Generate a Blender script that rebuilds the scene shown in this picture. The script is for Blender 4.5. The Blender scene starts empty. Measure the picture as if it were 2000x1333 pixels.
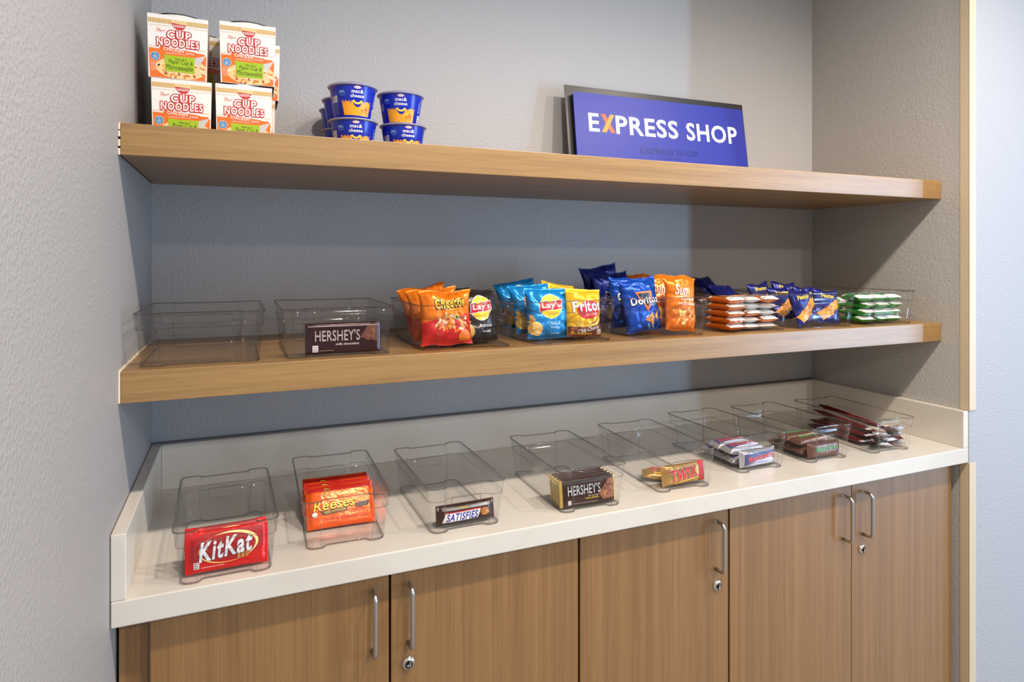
import bpy, bmesh, math, random
from mathutils import Vector, Matrix, noise
R = math.radians
C = bpy.context.scene.collection
SC = bpy.context.scene
random.seed(7)

# ------------------------------------------------------------------ key sizes
W = 2.036; CD = 0.527; SD = 0.4524
ZC = 0.900; ZCB = 0.8593; SPL = 0.1023; ST = 0.0217
S1T, S1B = 1.6459, 1.5933
S2T, S2B = 1.2393, 1.187
CEIL = 2.75

# ------------------------------------------------------------------ camera
cam = bpy.data.cameras.new('camera')
cam.sensor_width = 36; cam.sensor_fit = 'HORIZONTAL'
cam.lens = 1258.74 / 2000 * 36
cam.shift_y = (503.56 - 666.5) / 2000
cam.clip_start = 0.02
co = bpy.data.objects.new('camera', cam); C.objects.link(co)
co.location = (0.1781, -1.6679, 1.4255)
co.rotation_euler = (R(90), 0, -0.4035)
SC.camera = co

# ------------------------------------------------------------------ world, lights, exposure
w = bpy.data.worlds.new('world'); SC.world = w; w.use_nodes = True
w.node_tree.nodes['Background'].inputs[0].default_value = (0.90, 0.94, 1.0, 1)
w.node_tree.nodes['Background'].inputs[1].default_value = 0.44
SC.view_settings.view_transform = 'Standard'
SC.view_settings.look = 'None'
SC.view_settings.exposure = 0.0
SC.view_settings.gamma = 1.0
SC.cycles.transparent_max_bounces = 48
SC.cycles.max_bounces = 10
SC.cycles.caustics_reflective = False
SC.cycles.caustics_refractive = False

def spot(name, loc, power, col, radius=0.045, angle=167, blend=0.68, aim=None):
    l = bpy.data.lights.new(name, 'SPOT'); l.energy = power; l.color = col
    l.shadow_soft_size = radius; l.spot_size = R(angle); l.spot_blend = blend
    o = bpy.data.objects.new(name, l); C.objects.link(o); o.location = loc
    if aim is not None:
        o.rotation_euler = (Vector(aim) - Vector(loc)).to_track_quat('-Z', 'Y').to_euler()
    return o
WARM = (1.0, 0.885, 0.77)
for i, x in enumerate((0.62, 1.30, 1.98)):
    spot('ceiling_downlight', (x, -1.386, 2.59), 64, WARM)
for i, x in enumerate((0.9, 2.3)):
    spot('ceiling_downlight', (x, -3.40, 2.50), 112, WARM)
# daylight from a tall narrow opening far to the right and in front of the niche
a = bpy.data.lights.new('daylight_opening', 'AREA'); a.shape = 'RECTANGLE'; a.size = 0.10; a.size_y = 2.3
a.energy = 66; a.color = (0.38, 0.66, 1.0)
ao = bpy.data.objects.new('daylight_opening', a); C.objects.link(ao)
ao.location = (4.55, -3.05, 1.25)
ao.rotation_euler = (Vector((1.2, 0, 1.25)) - ao.location).to_track_quat('-Z', 'Y').to_euler()

b = bpy.data.lights.new('cool_side_fill', 'AREA'); b.shape = 'RECTANGLE'; b.size = 1.5; b.size_y = 1.9  # added broad cool fill, brightens the front wall and the shelf-edge glare
b.energy = 58; b.color = (0.55, 0.72, 1.0)
bo = bpy.data.objects.new('cool_side_fill', b); C.objects.link(bo)
bo.location = (4.85, -2.75, 1.35); bo.rotation_euler = (R(90), 0, R(90))

# ------------------------------------------------------------------ materials
def lin(c):
    return tuple((v/255/12.92 if v/255 <= 0.04045 else ((v/255+0.055)/1.055)**2.4) for v in c[:3]) + (1,)
def newmat(name):
    m = bpy.data.materials.new(name); m.use_nodes = True
    nt = m.node_tree; b = nt.nodes['Principled BSDF']
    return m, nt, b
_fm = {}
def flat(col, rough=0.4, metal=0.0, coat=0.0, name=None):
    k = (tuple(col), rough, metal, coat)
    if k in _fm: return _fm[k]
    m, nt, b = newmat(name or 'print_%d_%d_%d' % tuple(int(v) for v in col[:3]))
    b.inputs['Base Color'].default_value = lin(col); b.inputs['Roughness'].default_value = rough
    b.inputs['Metallic'].default_value = metal; b.inputs['Coat Weight'].default_value = coat
    _fm[k] = m; return m
def texcoord(nt, kind='Object', scale=(1,1,1)):
    t = nt.nodes.new('ShaderNodeTexCoord'); mp = nt.nodes.new('ShaderNodeMapping')
    mp.inputs['Scale'].default_value = scale
    nt.links.new(t.outputs[kind], mp.inputs[0]); return mp.outputs[0]
def foil(col, rough=0.26, bump=0.50, scale=58, metal=0.30):
    """printed film wrapper: glossy, softly crinkled"""
    k = ('foil', tuple(col), rough, metal)
    if k in _fm: return _fm[k]
    m, nt, b = newmat('film_%d_%d_%d' % tuple(col))
    b.inputs['Base Color'].default_value = lin(col); b.inputs['Roughness'].default_value = rough
    b.inputs['Metallic'].default_value = metal
    n = nt.nodes.new('ShaderNodeTexNoise'); n.inputs['Scale'].default_value = scale; n.inputs['Detail'].default_value = 3
    nt.links.new(texcoord(nt), n.inputs['Vector'])
    bp = nt.nodes.new('ShaderNodeBump'); bp.inputs['Strength'].default_value = bump; bp.inputs['Distance'].default_value = 0.004
    nt.links.new(n.outputs['Fac'], bp.inputs['Height']); nt.links.new(bp.outputs[0], b.inputs['Normal'])
    _fm[k] = m; return m
def paint(name, col, bump=0.30, scale=150):
    m, nt, b = newmat(name)
    b.inputs['Base Color'].default_value = lin(col); b.inputs['Roughness'].default_value = 0.55
    n = nt.nodes.new('ShaderNodeTexNoise'); n.inputs['Scale'].default_value = scale; n.inputs['Detail'].default_value = 2.5; n.inputs['Roughness'].default_value = 0.55
    nt.links.new(texcoord(nt), n.inputs['Vector'])
    r = nt.nodes.new('ShaderNodeValToRGB'); r.color_ramp.elements[0].position = 0.42; r.color_ramp.elements[1].position = 0.66
    nt.links.new(n.outputs['Fac'], r.inputs[0])
    bp = nt.nodes.new('ShaderNodeBump'); bp.inputs['Strength'].default_value = bump; bp.inputs['Distance'].default_value = 0.0022
    nt.links.new(r.outputs[0], bp.inputs['Height']); nt.links.new(bp.outputs[0], b.inputs['Normal'])
    return m
def wood(name, c1, c2, scale, rough=0.36):
    m, nt, b = newmat(name)
    n = nt.nodes.new('ShaderNodeTexNoise'); n.inputs['Scale'].default_value = 1.0; n.inputs['Detail'].default_value = 5; n.inputs['Roughness'].default_value = 0.65
    nt.links.new(texcoord(nt, 'Object', scale), n.inputs['Vector'])
    n2 = nt.nodes.new('ShaderNodeTexNoise'); n2.inputs['Scale'].default_value = 1.0; n2.inputs['Detail'].default_value = 2
    nt.links.new(texcoord(nt, 'Object', tuple(s*0.13 for s in scale)), n2.inputs['Vector'])
    mx = nt.nodes.new('ShaderNodeMath'); mx.operation = 'MULTIPLY_ADD'; mx.inputs[1].default_value = 0.45
    nt.links.new(n2.outputs['Fac'], mx.inputs[0])
    m2 = nt.nodes.new('ShaderNodeMath'); m2.operation = 'MULTIPLY'; m2.inputs[1].default_value = 0.6
    nt.links.new(n.outputs['Fac'], m2.inputs[0]); nt.links.new(m2.outputs[0], mx.inputs[2])
    r = nt.nodes.new('ShaderNodeValToRGB')
    r.color_ramp.elements[0].position = 0.40; r.color_ramp.elements[0].color = lin(c1)
    r.color_ramp.elements[1].position = 0.66; r.color_ramp.elements[1].color = lin(c2)
    nt.links.new(mx.outputs[0], r.inputs[0]); nt.links.new(r.outputs[0], b.inputs['Base Color'])
    b.inputs['Roughness'].default_value = rough; b.inputs['Specular IOR Level'].default_value = 0.75
    bp = nt.nodes.new('ShaderNodeBump'); bp.inputs['Strength'].default_value = 0.12; bp.inputs['Distance'].default_value = 0.0006
    nt.links.new(n.outputs['Fac'], bp.inputs['Height']); nt.links.new(bp.outputs[0], b.inputs['Normal'])
    return m
def quartz():
    m, nt, b = newmat('white_quartz')
    n = nt.nodes.new('ShaderNodeTexNoise'); n.inputs['Scale'].default_value = 3.0; n.inputs['Detail'].default_value = 6; n.inputs['Distortion'].default_value = 1.2
    nt.links.new(texcoord(nt), n.inputs['Vector'])
    r = nt.nodes.new('ShaderNodeValToRGB')
    r.color_ramp.elements[0].position = 0.38; r.color_ramp.elements[0].color = lin((207,200,189))
    r.color_ramp.elements[1].position = 0.52; r.color_ramp.elements[1].color = lin((213,207,196))
    nt.links.new(n.outputs['Fac'], r.inputs[0]); nt.links.new(r.outputs[0], b.inputs['Base Color'])
    b.inputs['Roughness'].default_value = 0.22
    return m
def clear_plastic():
    m = bpy.data.materials.new('clear_plastic'); m.use_nodes = True; nt = m.node_tree; nt.nodes.clear()
    out = nt.nodes.new('ShaderNodeOutputMaterial')
    lw = nt.nodes.new('ShaderNodeLayerWeight'); lw.inputs['Blend'].default_value = 0.5
    pw = nt.nodes.new('ShaderNodeMath'); pw.operation = 'POWER'; pw.inputs[1].default_value = 4.0
    nt.links.new(lw.outputs['Facing'], pw.inputs[0])
    ma = nt.nodes.new('ShaderNodeMath'); ma.operation = 'MULTIPLY_ADD'; ma.inputs[1].default_value = 0.42; ma.inputs[2].default_value = 0.009
    nt.links.new(pw.outputs[0], ma.inputs[0])
    tr = nt.nodes.new('ShaderNodeBsdfTransparent')
    p3 = nt.nodes.new('ShaderNodeMath'); p3.operation = 'POWER'; p3.inputs[1].default_value = 3.0
    nt.links.new(lw.outputs['Facing'], p3.inputs[0])
    rg = nt.nodes.new('ShaderNodeMix'); rg.data_type = 'RGBA'
    rg.inputs[6].default_value = (0.9985, 0.9985, 0.998, 1); rg.inputs[7].default_value = (0.95, 0.95, 0.95, 1)
    nt.links.new(p3.outputs[0], rg.inputs[0]); nt.links.new(rg.outputs[2], tr.inputs[0])
    gl = nt.nodes.new('ShaderNodeBsdfGlossy'); gl.inputs['Roughness'].default_value = 0.06
    mix = nt.nodes.new('ShaderNodeMixShader')
    nt.links.new(ma.outputs[0], mix.inputs[0]); nt.links.new(tr.outputs[0], mix.inputs[1]); nt.links.new(gl.outputs[0], mix.inputs[2])
    nt.links.new(mix.outputs[0], out.inputs[0]); return m
def solid_plastic():
    m = bpy.data.materials.new('clear_plastic_edge'); m.use_nodes = True; nt = m.node_tree; nt.nodes.clear()
    out = nt.nodes.new('ShaderNodeOutputMaterial')
    g = nt.nodes.new('ShaderNodeBsdfGlass'); g.inputs['Color'].default_value = (0.80, 0.80, 0.79, 1); g.inputs['Roughness'].default_value = 0.02; g.inputs['IOR'].default_value = 1.49
    tr = nt.nodes.new('ShaderNodeBsdfTransparent'); tr.inputs[0].default_value = (0.72, 0.72, 0.72, 1)
    mix = nt.nodes.new('ShaderNodeMixShader'); mix.inputs[0].default_value = 0.45
    nt.links.new(g.outputs[0], mix.inputs[1]); nt.links.new(tr.outputs[0], mix.inputs[2])
    nt.links.new(mix.outputs[0], out.inputs[0]); return m

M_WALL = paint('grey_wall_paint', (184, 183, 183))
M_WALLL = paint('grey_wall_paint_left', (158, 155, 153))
M_WALLR = paint('grey_wall_paint_right', (180, 177, 171), bump=0.28)
M_WALLF = paint('pale_wall_paint', (168, 168, 171), bump=0.25)
M_CEIL = paint('ceiling_paint', (215, 213, 208), bump=0.2)
M_FLOOR = flat((150, 146, 140), 0.5, name='floor_tile')
M_WH = wood('oak_laminate_long', (136, 102, 59), (162, 126, 76), (14, 160, 620))
M_WV = wood('oak_laminate_upright', (124, 88, 48), (148, 109, 64), (420, 60, 4.5))
M_WUN = M_WH
M_QZ = quartz()
M_CAULK = flat((228, 215, 188), 0.7, name='caulk')
M_GUARD = flat((204, 186, 156), 0.45, name='corner_guard_beige')
M_STEEL = flat((190, 186, 180), 0.28, 1.0, name='brushed_steel')
M_CHROME = flat((215, 212, 205), 0.12, 1.0, name='lock_chrome')
M_DARK = flat((28, 18, 14), 0.7, name='dark_gap')
M_BIN = clear_plastic(); M_RIM = solid_plastic()

# ------------------------------------------------------------------ object helpers
def link(name, me, mats, parent=None, loc=None, rot=None):
    o = bpy.data.objects.new(name, me); C.objects.link(o)
    for m in mats: me.materials.append(m)
    if parent is not None: o.parent = parent
    if loc is not None: o.location = loc
    if rot is not None: o.rotation_euler = rot
    return o
def obj(name, bm, mats, parent=None, loc=None, rot=None, smooth=False):
    if not isinstance(mats, (list, tuple)): mats = [mats]
    me = bpy.data.meshes.new(name); bmesh.ops.recalc_face_normals(bm, faces=bm.faces) if smooth is None else None
    bm.to_mesh(me); bm.free()
    if smooth:
        me.polygons.foreach_set('use_smooth', [True]*len(me.polygons)); me.update()
    return link(name, me, mats, parent, loc, rot)
def tag(o, label, cat, group=None):
    o['label'] = label; o['category'] = cat
    if group: o['group'] = group
    return o
def empty(name, loc, rot=(0,0,0)):
    o = bpy.data.objects.new(name, None); C.objects.link(o); o.location = loc; o.rotation_euler = rot
    o.empty_display_size = 0.02; return o
def dup(o, parent=None):
    c = o.copy(); C.objects.link(c)
    if parent is not None: c.parent = parent
    for ch in list(o.children): dup(ch, c)
    return c
def box(bm, x0, x1, y0, y1, z0, z1, mi=0, bevel=0):
    r = bmesh.ops.create_cube(bm, size=1)
    vs = r['verts']
    for v in vs:
        v.co = Vector((x0 + (v.co.x+.5)*(x1-x0), y0 + (v.co.y+.5)*(y1-y0), z0 + (v.co.z+.5)*(z1-z0)))
    fs = set(f for v in vs for f in v.link_faces)
    for f in fs: f.material_index = mi
    if bevel > 0:
        es = list(set(e for v in vs for e in v.link_edges))
        bmesh.ops.bevel(bm, geom=es, offset=bevel, segments=2, affect='EDGES', profile=0.5)
def tube(bm, pts, r, n=8, closed=False, mi=0):
    pts = [Vector(p) for p in pts]; N = len(pts); rings = []
    prev = None
    for i, p in enumerate(pts):
        if closed: d = pts[(i+1) % N] - pts[i-1]
        else: d = pts[min(i+1, N-1)] - pts[max(i-1, 0)]
        if d.length < 1e-9: d = Vector((0,0,1))
        d.normalize()
        if prev is None:
            up = Vector((0,0,1)) if abs(d.z) < 0.9 else Vector((1,0,0))
            s = d.cross(up).normalized()
        else:
            s = (prev - d*prev.dot(d))
            s = s.normalized() if s.length > 1e-6 else d.orthogonal().normalized()
        prev = s; t = d.cross(s)
        rings.append([bm.verts.new(p + s*(r*math.cos(2*math.pi*k/n)) + t*(r*math.sin(2*math.pi*k/n))) for k in range(n)])
    M = N if closed else N-1
    for i in range(M):
        a, b = rings[i], rings[(i+1) % N]
        for k in range(n):
            f = bm.faces.new((a[k], a[(k+1) % n], b[(k+1) % n], b[k])); f.material_index = mi; f.smooth = True
    if not closed:
        for rg in (rings[0], rings[-1]):
            try: f = bm.faces.new(rg); f.material_index = mi
            except Exception: pass
def lathe(bm, prof, n=40, mi=0, smooth=True, center=(0,0,0)):
    c = Vector(center); rings = []
    for r, z in prof:
        if r < 1e-6: rings.append([bm.verts.new(c + Vector((0,0,z)))])
        else: rings.append([bm.verts.new(c + Vector((r*math.sin(2*math.pi*k/n), -r*math.cos(2*math.pi*k/n), z))) for k in range(n)])
    for a, b in zip(rings, rings[1:]):
        for k in range(n):
            if len(a) == 1 and len(b) == 1: continue
            if len(a) == 1: vs = (a[0], b[k], b[(k+1) % n])
            elif len(b) == 1: vs = (a[k], a[(k+1) % n], b[0])
            else: vs = (a[k], a[(k+1) % n], b[(k+1) % n], b[k])
            try:
                f = bm.faces.new(vs); f.material_index = mi; f.smooth = smooth
            except Exception: pass
def struct(name, bm, m, **k):
    o = obj(name, bm, m, **k); o['kind'] = 'structure'; return o

# ------------------------------------------------------------------ printed artwork (flat shapes laid on a surface)
_tc = {}
def text_mesh(s, bold, shear, sp=1.0):
    key = (s, bold, shear, sp)
    if key in _tc: return _tc[key]
    cu = bpy.data.curves.new('lettering', 'FONT'); cu.body = s; cu.size = 1.0; cu.offset = bold; cu.shear = shear
    cu.resolution_u = 3; cu.fill_mode = 'FRONT'; cu.space_line = 0.85; cu.space_character = sp; cu.align_x = 'CENTER'
    o = bpy.data.objects.new('lettering', cu)
    me = bpy.data.meshes.new_from_object(o)
    vs = [(v.co.x, v.co.y) for v in me.vertices]; fs = [tuple(p.vertices) for p in me.polygons]
    bpy.data.objects.remove(o); bpy.data.curves.remove(cu); bpy.data.meshes.remove(me)
    _tc[key] = (vs, fs); return _tc[key]
class Art:
    def __init__(s): s.items = []; s.base = []
    def poly(s, pts, col, layer=1, **k):
        s.items.append(([tuple(p) for p in pts], [tuple(range(len(pts)))], flat(col, **k) if not isinstance(col, bpy.types.Material) else col, layer)); return s
    def rect(s, x0, x1, y0, y1, col, layer=1, **k): return s.poly([(x0,y0),(x1,y0),(x1,y1),(x0,y1)], col, layer, **k)
    def ell(s, cx, cy, rx, ry, col, layer=1, rot=0, a0=0, a1=360, n=36, **k):
        p = []
        full = (a1-a0 >= 360)
        for i in range(n if full else n+1):
            t = R(a0 + (a1-a0)*i/n); x = rx*math.cos(t); y = ry*math.sin(t)
            p.append((cx + x*math.cos(R(rot)) - y*math.sin(R(rot)), cy + x*math.sin(R(rot)) + y*math.cos(R(rot))))
        return s.poly(p, col, layer, **k)
    def ring(s, cx, cy, rx, ry, th, col, layer=1, rot=0, a0=0, a1=360, n=40, taper=False):
        vs = []; fs = []
        for i in range(n+1):
            q = i/n; t = R(a0 + (a1-a0)*q); tt = th*(math.sin(math.pi*q) if taper else 1)
            for k in (0, 1):
                x = (rx - k*tt)*math.cos(t); y = (ry - k*tt)*math.sin(t)
                vs.append((cx + x*math.cos(R(rot)) - y*math.sin(R(rot)), cy + x*math.sin(R(rot)) + y*math.cos(R(rot))))
            if i: fs.append((2*i-2, 2*i-1, 2*i+1, 2*i))
        s.items.append((vs, fs, flat(col), layer)); return s
    def text(s, t, cx, cy, w, h, col, layer=3, bold=0.02, shear=0.0, rot=0, outline=None, arc=0, **k):
        """lettering fitted to a w x h box; an outline is the same lettering, fattened, one layer below"""
        sp = 1 + min(bold, .06)*2.2 + (outline[1]*0.35 if outline else 0)
        vs, fs = text_mesh(t, round(bold*0.55, 4), shear, sp)
        if not vs: return s
        x0 = min(v[0] for v in vs); x1 = max(v[0] for v in vs); y0 = min(v[1] for v in vs); y1 = max(v[1] for v in vs)
        mx, my = (x0+x1)/2, (y0+y1)/2; sx, sy = w/(x1-x0), h/(y1-y0)
        cr, sr = math.cos(R(rot)), math.sin(R(rot))
        def lay(vs):
            out = []
            for x, y in vs:
                x = (x-mx)*sx; y = (y-my)*sy; y += arc*(1-(2*x/w)**2)
                out.append((cx + x*cr - y*sr, cy + x*sr + y*cr))
            return out
        if outline:
            ov, of = text_mesh(t, round(bold*0.55 + outline[1]*0.45, 4), shear, sp)
            s.items.append((lay(ov), of, flat(outline[0]), layer-1))
        s.items.append((lay(vs), fs, flat(col, **k), layer)); return s
    def scribble(s, cx, cy, rx, ry, cols, n, size, layer=2, seed=1):
        """a printed picture of food: many small curved flakes"""
        rg = random.Random(seed)
        for i in range(n):
            a = rg.random()*6.28; q = rg.random()**.5
            x = cx + rx*q*math.cos(a); y = cy + ry*q*math.sin(a)
            s.ell(x, y, size*rg.uniform(.6,1.3), size*rg.uniform(.25,.6), rg.choice(cols), layer + (i % 5)*0.3, rot=rg.uniform(0,180), n=10)
        return s
    def smallprint(s, x0, x1, y, h, col, layer=2, seed=3):
        rg = random.Random(seed); x = x0
        while x < x1:
            l = rg.uniform(1.0, 3.2)*h
            s.rect(x, min(x+l, x1), y-h/2, y+h/2, col, layer); x += l + 0.6*h
        return s
def print_on(bm, art, fn, mats, clip=None, step=0.007, off=0.00022, flatsurf=False):
    for vs, fs, m, layer in art.items:
        if m not in mats: mats.append(m)
        mi = mats.index(m)
        t = bmesh.new()
        bv = [t.verts.new((x, y, 0)) for x, y in vs]
        for f in fs:
            if len(set(f)) < 3: continue
            try: t.faces.new([bv[i] for i in f])
            except Exception: pass
        def cut(co, no, clear=False):
            g = list(t.verts)+list(t.edges)+list(t.faces)
            if g: bmesh.ops.bisect_plane(t, geom=g, dist=1e-7, plane_co=co, plane_no=no, clear_outer=clear)
        if clip:
            cw, ch = clip
            cut((cw,0,0),(1,0,0),True); cut((-cw,0,0),(-1,0,0),True); cut((0,ch,0),(0,1,0),True); cut((0,-ch,0),(0,-1,0),True)
        if not t.verts: t.free(); continue
        if not flatsurf:
            xs = [v.co.x for v in t.verts]; ys = [v.co.y for v in t.verts]
            k = math.floor(min(xs)/step)+1
            while k*step < max(xs): cut((k*step,0,0),(1,0,0)); k += 1
            k = math.floor(min(ys)/step)+1
            while k*step < max(ys): cut((0,k*step,0),(0,1,0)); k += 1
            bmesh.ops.triangulate(t, faces=[f for f in t.faces if len(f.verts) > 4])
        t.verts.index_update()
        nv = [bm.verts.new(fn(v.co.x, v.co.y, off*layer)) for v in t.verts]
        for f in t.faces:
            try:
                nf = bm.faces.new([nv[v.index] for v in f.verts]); nf.material_index = mi; nf.smooth = not flatsurf
            except Exception: pass
        t.free()

# ------------------------------------------------------------------ packets
def pillow(w, h, T, seal_u=0.0, seal_v=0.06, pu=2.4, pv=3.0, wr=0.004, seed=0, nu=34, nv=38, pinch=0.07, bend=0.0, flare=0.0, zig=0.0, base=None, art=None, back=None, crimp=None, uneven=0.0):
    """sealed film packet standing on its lower edge; front faces -Y. returns mesh, mats"""
    sd = Vector((seed*7.31, seed*3.77, seed*1.93))
    def xz(u, v):
        s, t = 2*u/w, 2*v/h
        x = u*(1 - pinch*(1-abs(t)**3)) if seal_v > 0 else u
        z = v*(1 - pinch*0.8*(1-abs(s)**3)) if seal_u > 0 else v
        if flare: x += flare*s*max(0, t)**3; z += abs(flare)*0.7*(abs(s)**2)*max(0,t)**3 - abs(flare)*0.3*max(0,t)**3
        if uneven: z += uneven*noise.noise(Vector((u*22, v*9, 2))+sd)*(abs(t)**2)
        return x, z
    def dep(u, v, side):
        s, t = 2*u/w, 2*v/h
        a = min(1, abs(s)/(1-seal_u)) if seal_u > 0 else min(1, abs(s))
        b = min(1, abs(t)/(1-seal_v)) if seal_v > 0 else min(1, abs(t))
        e = (max(0, 1-a**pu)**0.55)*(max(0, 1-b**pv)**0.55)
        d = T/2*e
        q = noise.noise(Vector((u*28, v*28, side*5))+sd)*0.6 + noise.noise(Vector((u*60, v*26, side*9))+sd)*0.4
        if seal_v > 0:
            cr = 1 - 2.2*abs(noise.noise(Vector((u*46, v*11, side*3+7))+sd)); c2 = 1 - 2.4*abs(noise.noise(Vector((u*17+v*15, v*21-u*12, side*3+11))+sd))
            d += wr*0.85*max(0, cr)*(abs(t)**1.5)*min(1, 4*e) - wr*0.75*max(0, c2)**2*min(1, 4*e)
        d += wr*q*(0.25 + 0.75*(1-e))*(0.35+0.65*min(1, 3*e))*min(1, 6*e+0.1)
        return d
    def wob(u, v):
        s, t = 2*u/w, 2*v/h
        return bend*max(0, t)**2 + wr*1.6*noise.noise(Vector((u*18, v*6, 4))+sd)*(abs(t)**3 if seal_v > 0 else 0)
    def crm(u, v):
        s, t = 2*u/w, 2*v/h
        if seal_v > 0 and abs(t) > 1-seal_v: return 0.0005*math.sin(v*2600)
        if seal_u > 0 and abs(s) > 1-seal_u: return 0.0005*math.sin(u*2600)
        return 0
    def front(u, v, o=0.0):
        x, z = xz(u, v); return Vector((x, wob(u, v) - max(dep(u, v, 0), 0.0004) + crm(u, v) - (o+0.0006 if o else 0), z))
    def rear(u, v):
        x, z = xz(u, v); return Vector((x, wob(u, v) + max(dep(u, v, 1), 0.0004) + crm(u, v), z))
    bm = bmesh.new(); mats = [base]
    if back is not None: mats.append(back)
    F = {}; B = {}
    for i in range(nu+1):
        for j in range(nv+1):
            # denser samples near the borders
            su = -math.cos(math.pi*i/nu)*0.35 + (2*i/nu-1)*0.65; sv = -math.cos(math.pi*j/nv)*0.35 + (2*j/nv-1)*0.65
            u, v = su*w/2, sv*h/2
            if zig and seal_u > 0 and i in (0, nu): u += (zig if i == 0 else -zig)*(j % 2)
            if zig and seal_v > 0 and j in (0, nv): v += (zig if j == 0 else -zig)*(i % 2)
            F[i,j] = bm.verts.new(front(u, v))
            B[i,j] = bm.verts.new(rear(u, v))
    for i in range(nu):
        for j in range(nv):
            f = bm.faces.new((F[i,j], F[i+1,j], F[i+1,j+1], F[i,j+1])); f.smooth = True
            f = bm.faces.new((B[i,j], B[i,j+1], B[i+1,j+1], B[i+1,j])); f.smooth = True
            if back is not None: f.material_index = 1
    for i in range(nu):
        bm.faces.new((F[i,0], B[i,0], B[i+1,0], F[i+1,0])); bm.faces.new((F[i,nv], F[i+1,nv], B[i+1,nv], B[i,nv]))
    for j in range(nv):
        bm.faces.new((F[0,j], F[0,j+1], B[0,j+1], B[0,j])); bm.faces.new((F[nu,j], B[nu,j], B[nu,j+1], F[nu,j+1]))
    if art: print_on(bm, art, front, mats, clip=(w/2*0.995, h/2*0.995), off=0.00022)
    # move origin to the lower edge
    zmin = min(v.co.z for v in bm.verts)
    for v in bm.verts: v.co.z -= zmin
    return bm, mats
def packet(name, proto, loc, rot, label, cat, group=None, parent=None):
    """first use links the mesh, later uses copy it"""
    if isinstance(proto, dict):
        if 'obj' not in proto:
            bm, mats = proto['make'](); proto['obj'] = obj(name, bm, mats); o = proto['obj']
        else:
            o = proto['obj'].copy(); o.name = name; C.objects.link(o)
            for k in ('group',):
                if k in o: del o[k]
    o.location = loc; o.rotation_euler = rot
    return tag(o, label, cat, group)

# ================================================================== SETTING
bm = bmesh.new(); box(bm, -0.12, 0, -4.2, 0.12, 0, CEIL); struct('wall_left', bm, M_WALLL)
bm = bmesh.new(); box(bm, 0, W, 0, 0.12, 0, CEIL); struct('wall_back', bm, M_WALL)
bm = bmesh.new(); box(bm, W, W+0.12, -CD, 0.12, 0, CEIL); struct('wall_right', bm, M_WALLR)
bm = bmesh.new(); box(bm, W+0.12, 4.9, -CD, -CD+0.12, 0, CEIL)
box(bm, W+0.0005, W+0.12, -CD-0.0006, -CD+0.05, 0, CEIL); struct('wall_front', bm, M_WALLF)
bm = bmesh.new(); box(bm, -0.12, 4.9, -4.2, 0.12, -0.08, 0); struct('floor', bm, M_FLOOR)
bm = bmesh.new(); box(bm, -0.12, 4.9, -4.2, 0.12, CEIL, CEIL+0.08); struct('ceiling', bm, M_CEIL)
for k, (z0, z1) in enumerate(((ZC+SPL+0.001, CEIL-0.001), (0.001, ZCB-0.001))):
    bm = bmesh.new()
    box(bm, W-0.0022, W-0.0002, -CD-0.003, -CD+0.022, z0, z1, bevel=0.0006)
    box(bm, W-0.0022, W+0.026, -CD-0.0035, -CD-0.0012, z0, z1, bevel=0.0006)
    struct('trim_%d' % (k+1), bm, M_GUARD)

# ------------------------------------------------------------------ counter
def slab(name, x0, x1, y0, y1, z0, z1, m, parent=None, bevel=0.0015):
    bm = bmesh.new(); box(bm, x0, x1, y0, y1, z0, z1, bevel=bevel); return obj(name, bm, m, parent)
ctr = empty('countertop', (0, 0, ZCB))
tag(ctr, 'long white quartz countertop with low splash on three sides over the oak cabinets', 'countertop')
def under(o, par):
    o.parent = par; o.matrix_parent_inverse = Matrix.Identity(4)
    for v in o.data.vertices: v.co -= par.location
    return o
under(slab('slab', 0.001, W-0.001, -CD, -0.001, ZCB, ZC, M_QZ, bevel=0.0022), ctr)
under(slab('backsplash', ST, W-ST, -ST, -0.001, ZC, ZC+SPL, M_QZ), ctr)
o = under(slab('side_splash', 0.001, ST, -CD+0.0005, -0.001, ZC, ZC+SPL, M_QZ), ctr)
o = under(slab('side_splash', W-ST, W-0.001, -CD+0.0005, -0.001, ZC, ZC+SPL, M_QZ), ctr)
bm = bmesh.new(); box(bm, 0.004, W-0.004, -0.006, -0.001, ZC+SPL, ZC+SPL+0.0025)
cl = under(obj('caulk_line', bm, flat((110, 108, 106), 0.8, name='grey_caulk')), ctr); cl['label'] = 'thin grey sealant line'

# ------------------------------------------------------------------ shelves
for nm, zt, zb, lab in (('wall_shelf', S1T, S1B, 'upper oak laminate wall shelf carrying the blue sign and the noodle boxes'),
                        ('wall_shelf', S2T, S2B, 'lower oak laminate wall shelf carrying the wide snack bins')):
    s = empty(nm, (0, 0, zb)); tag(s, lab, 'shelf', 'floating oak shelves in the niche')
    under(slab('board', 0.0035, W-0.002, -SD, -0.001, zb, zt, M_WH, bevel=0.0012), s)
    bm = bmesh.new(); rg = random.Random(int(zt*10)); z = zb+0.0005
    while z < zt-0.0005:
        l = rg.uniform(0.007, 0.016); z1 = min(z+l, zt-0.0005)
        if rg.random() < 0.72 or zt < 1.5: box(bm, 0.0004, 0.0034, -SD+0.0006, -SD+0.006, z, z1)
        z = z1 + (rg.uniform(0.002, 0.006) if zt > 1.5 else 0)
    y = -SD+0.006
    while y < -0.02:
        l = rg.uniform(0.01, 0.05); box(bm, 0.0004, 0.0036, y, y+l, zt-0.0015, zt+0.0010+rg.random()*0.0012); y += l
    k = under(obj('caulk_line', bm, M_CAULK), s); k['label'] = 'cracked cream sealant along the wall end'

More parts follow.
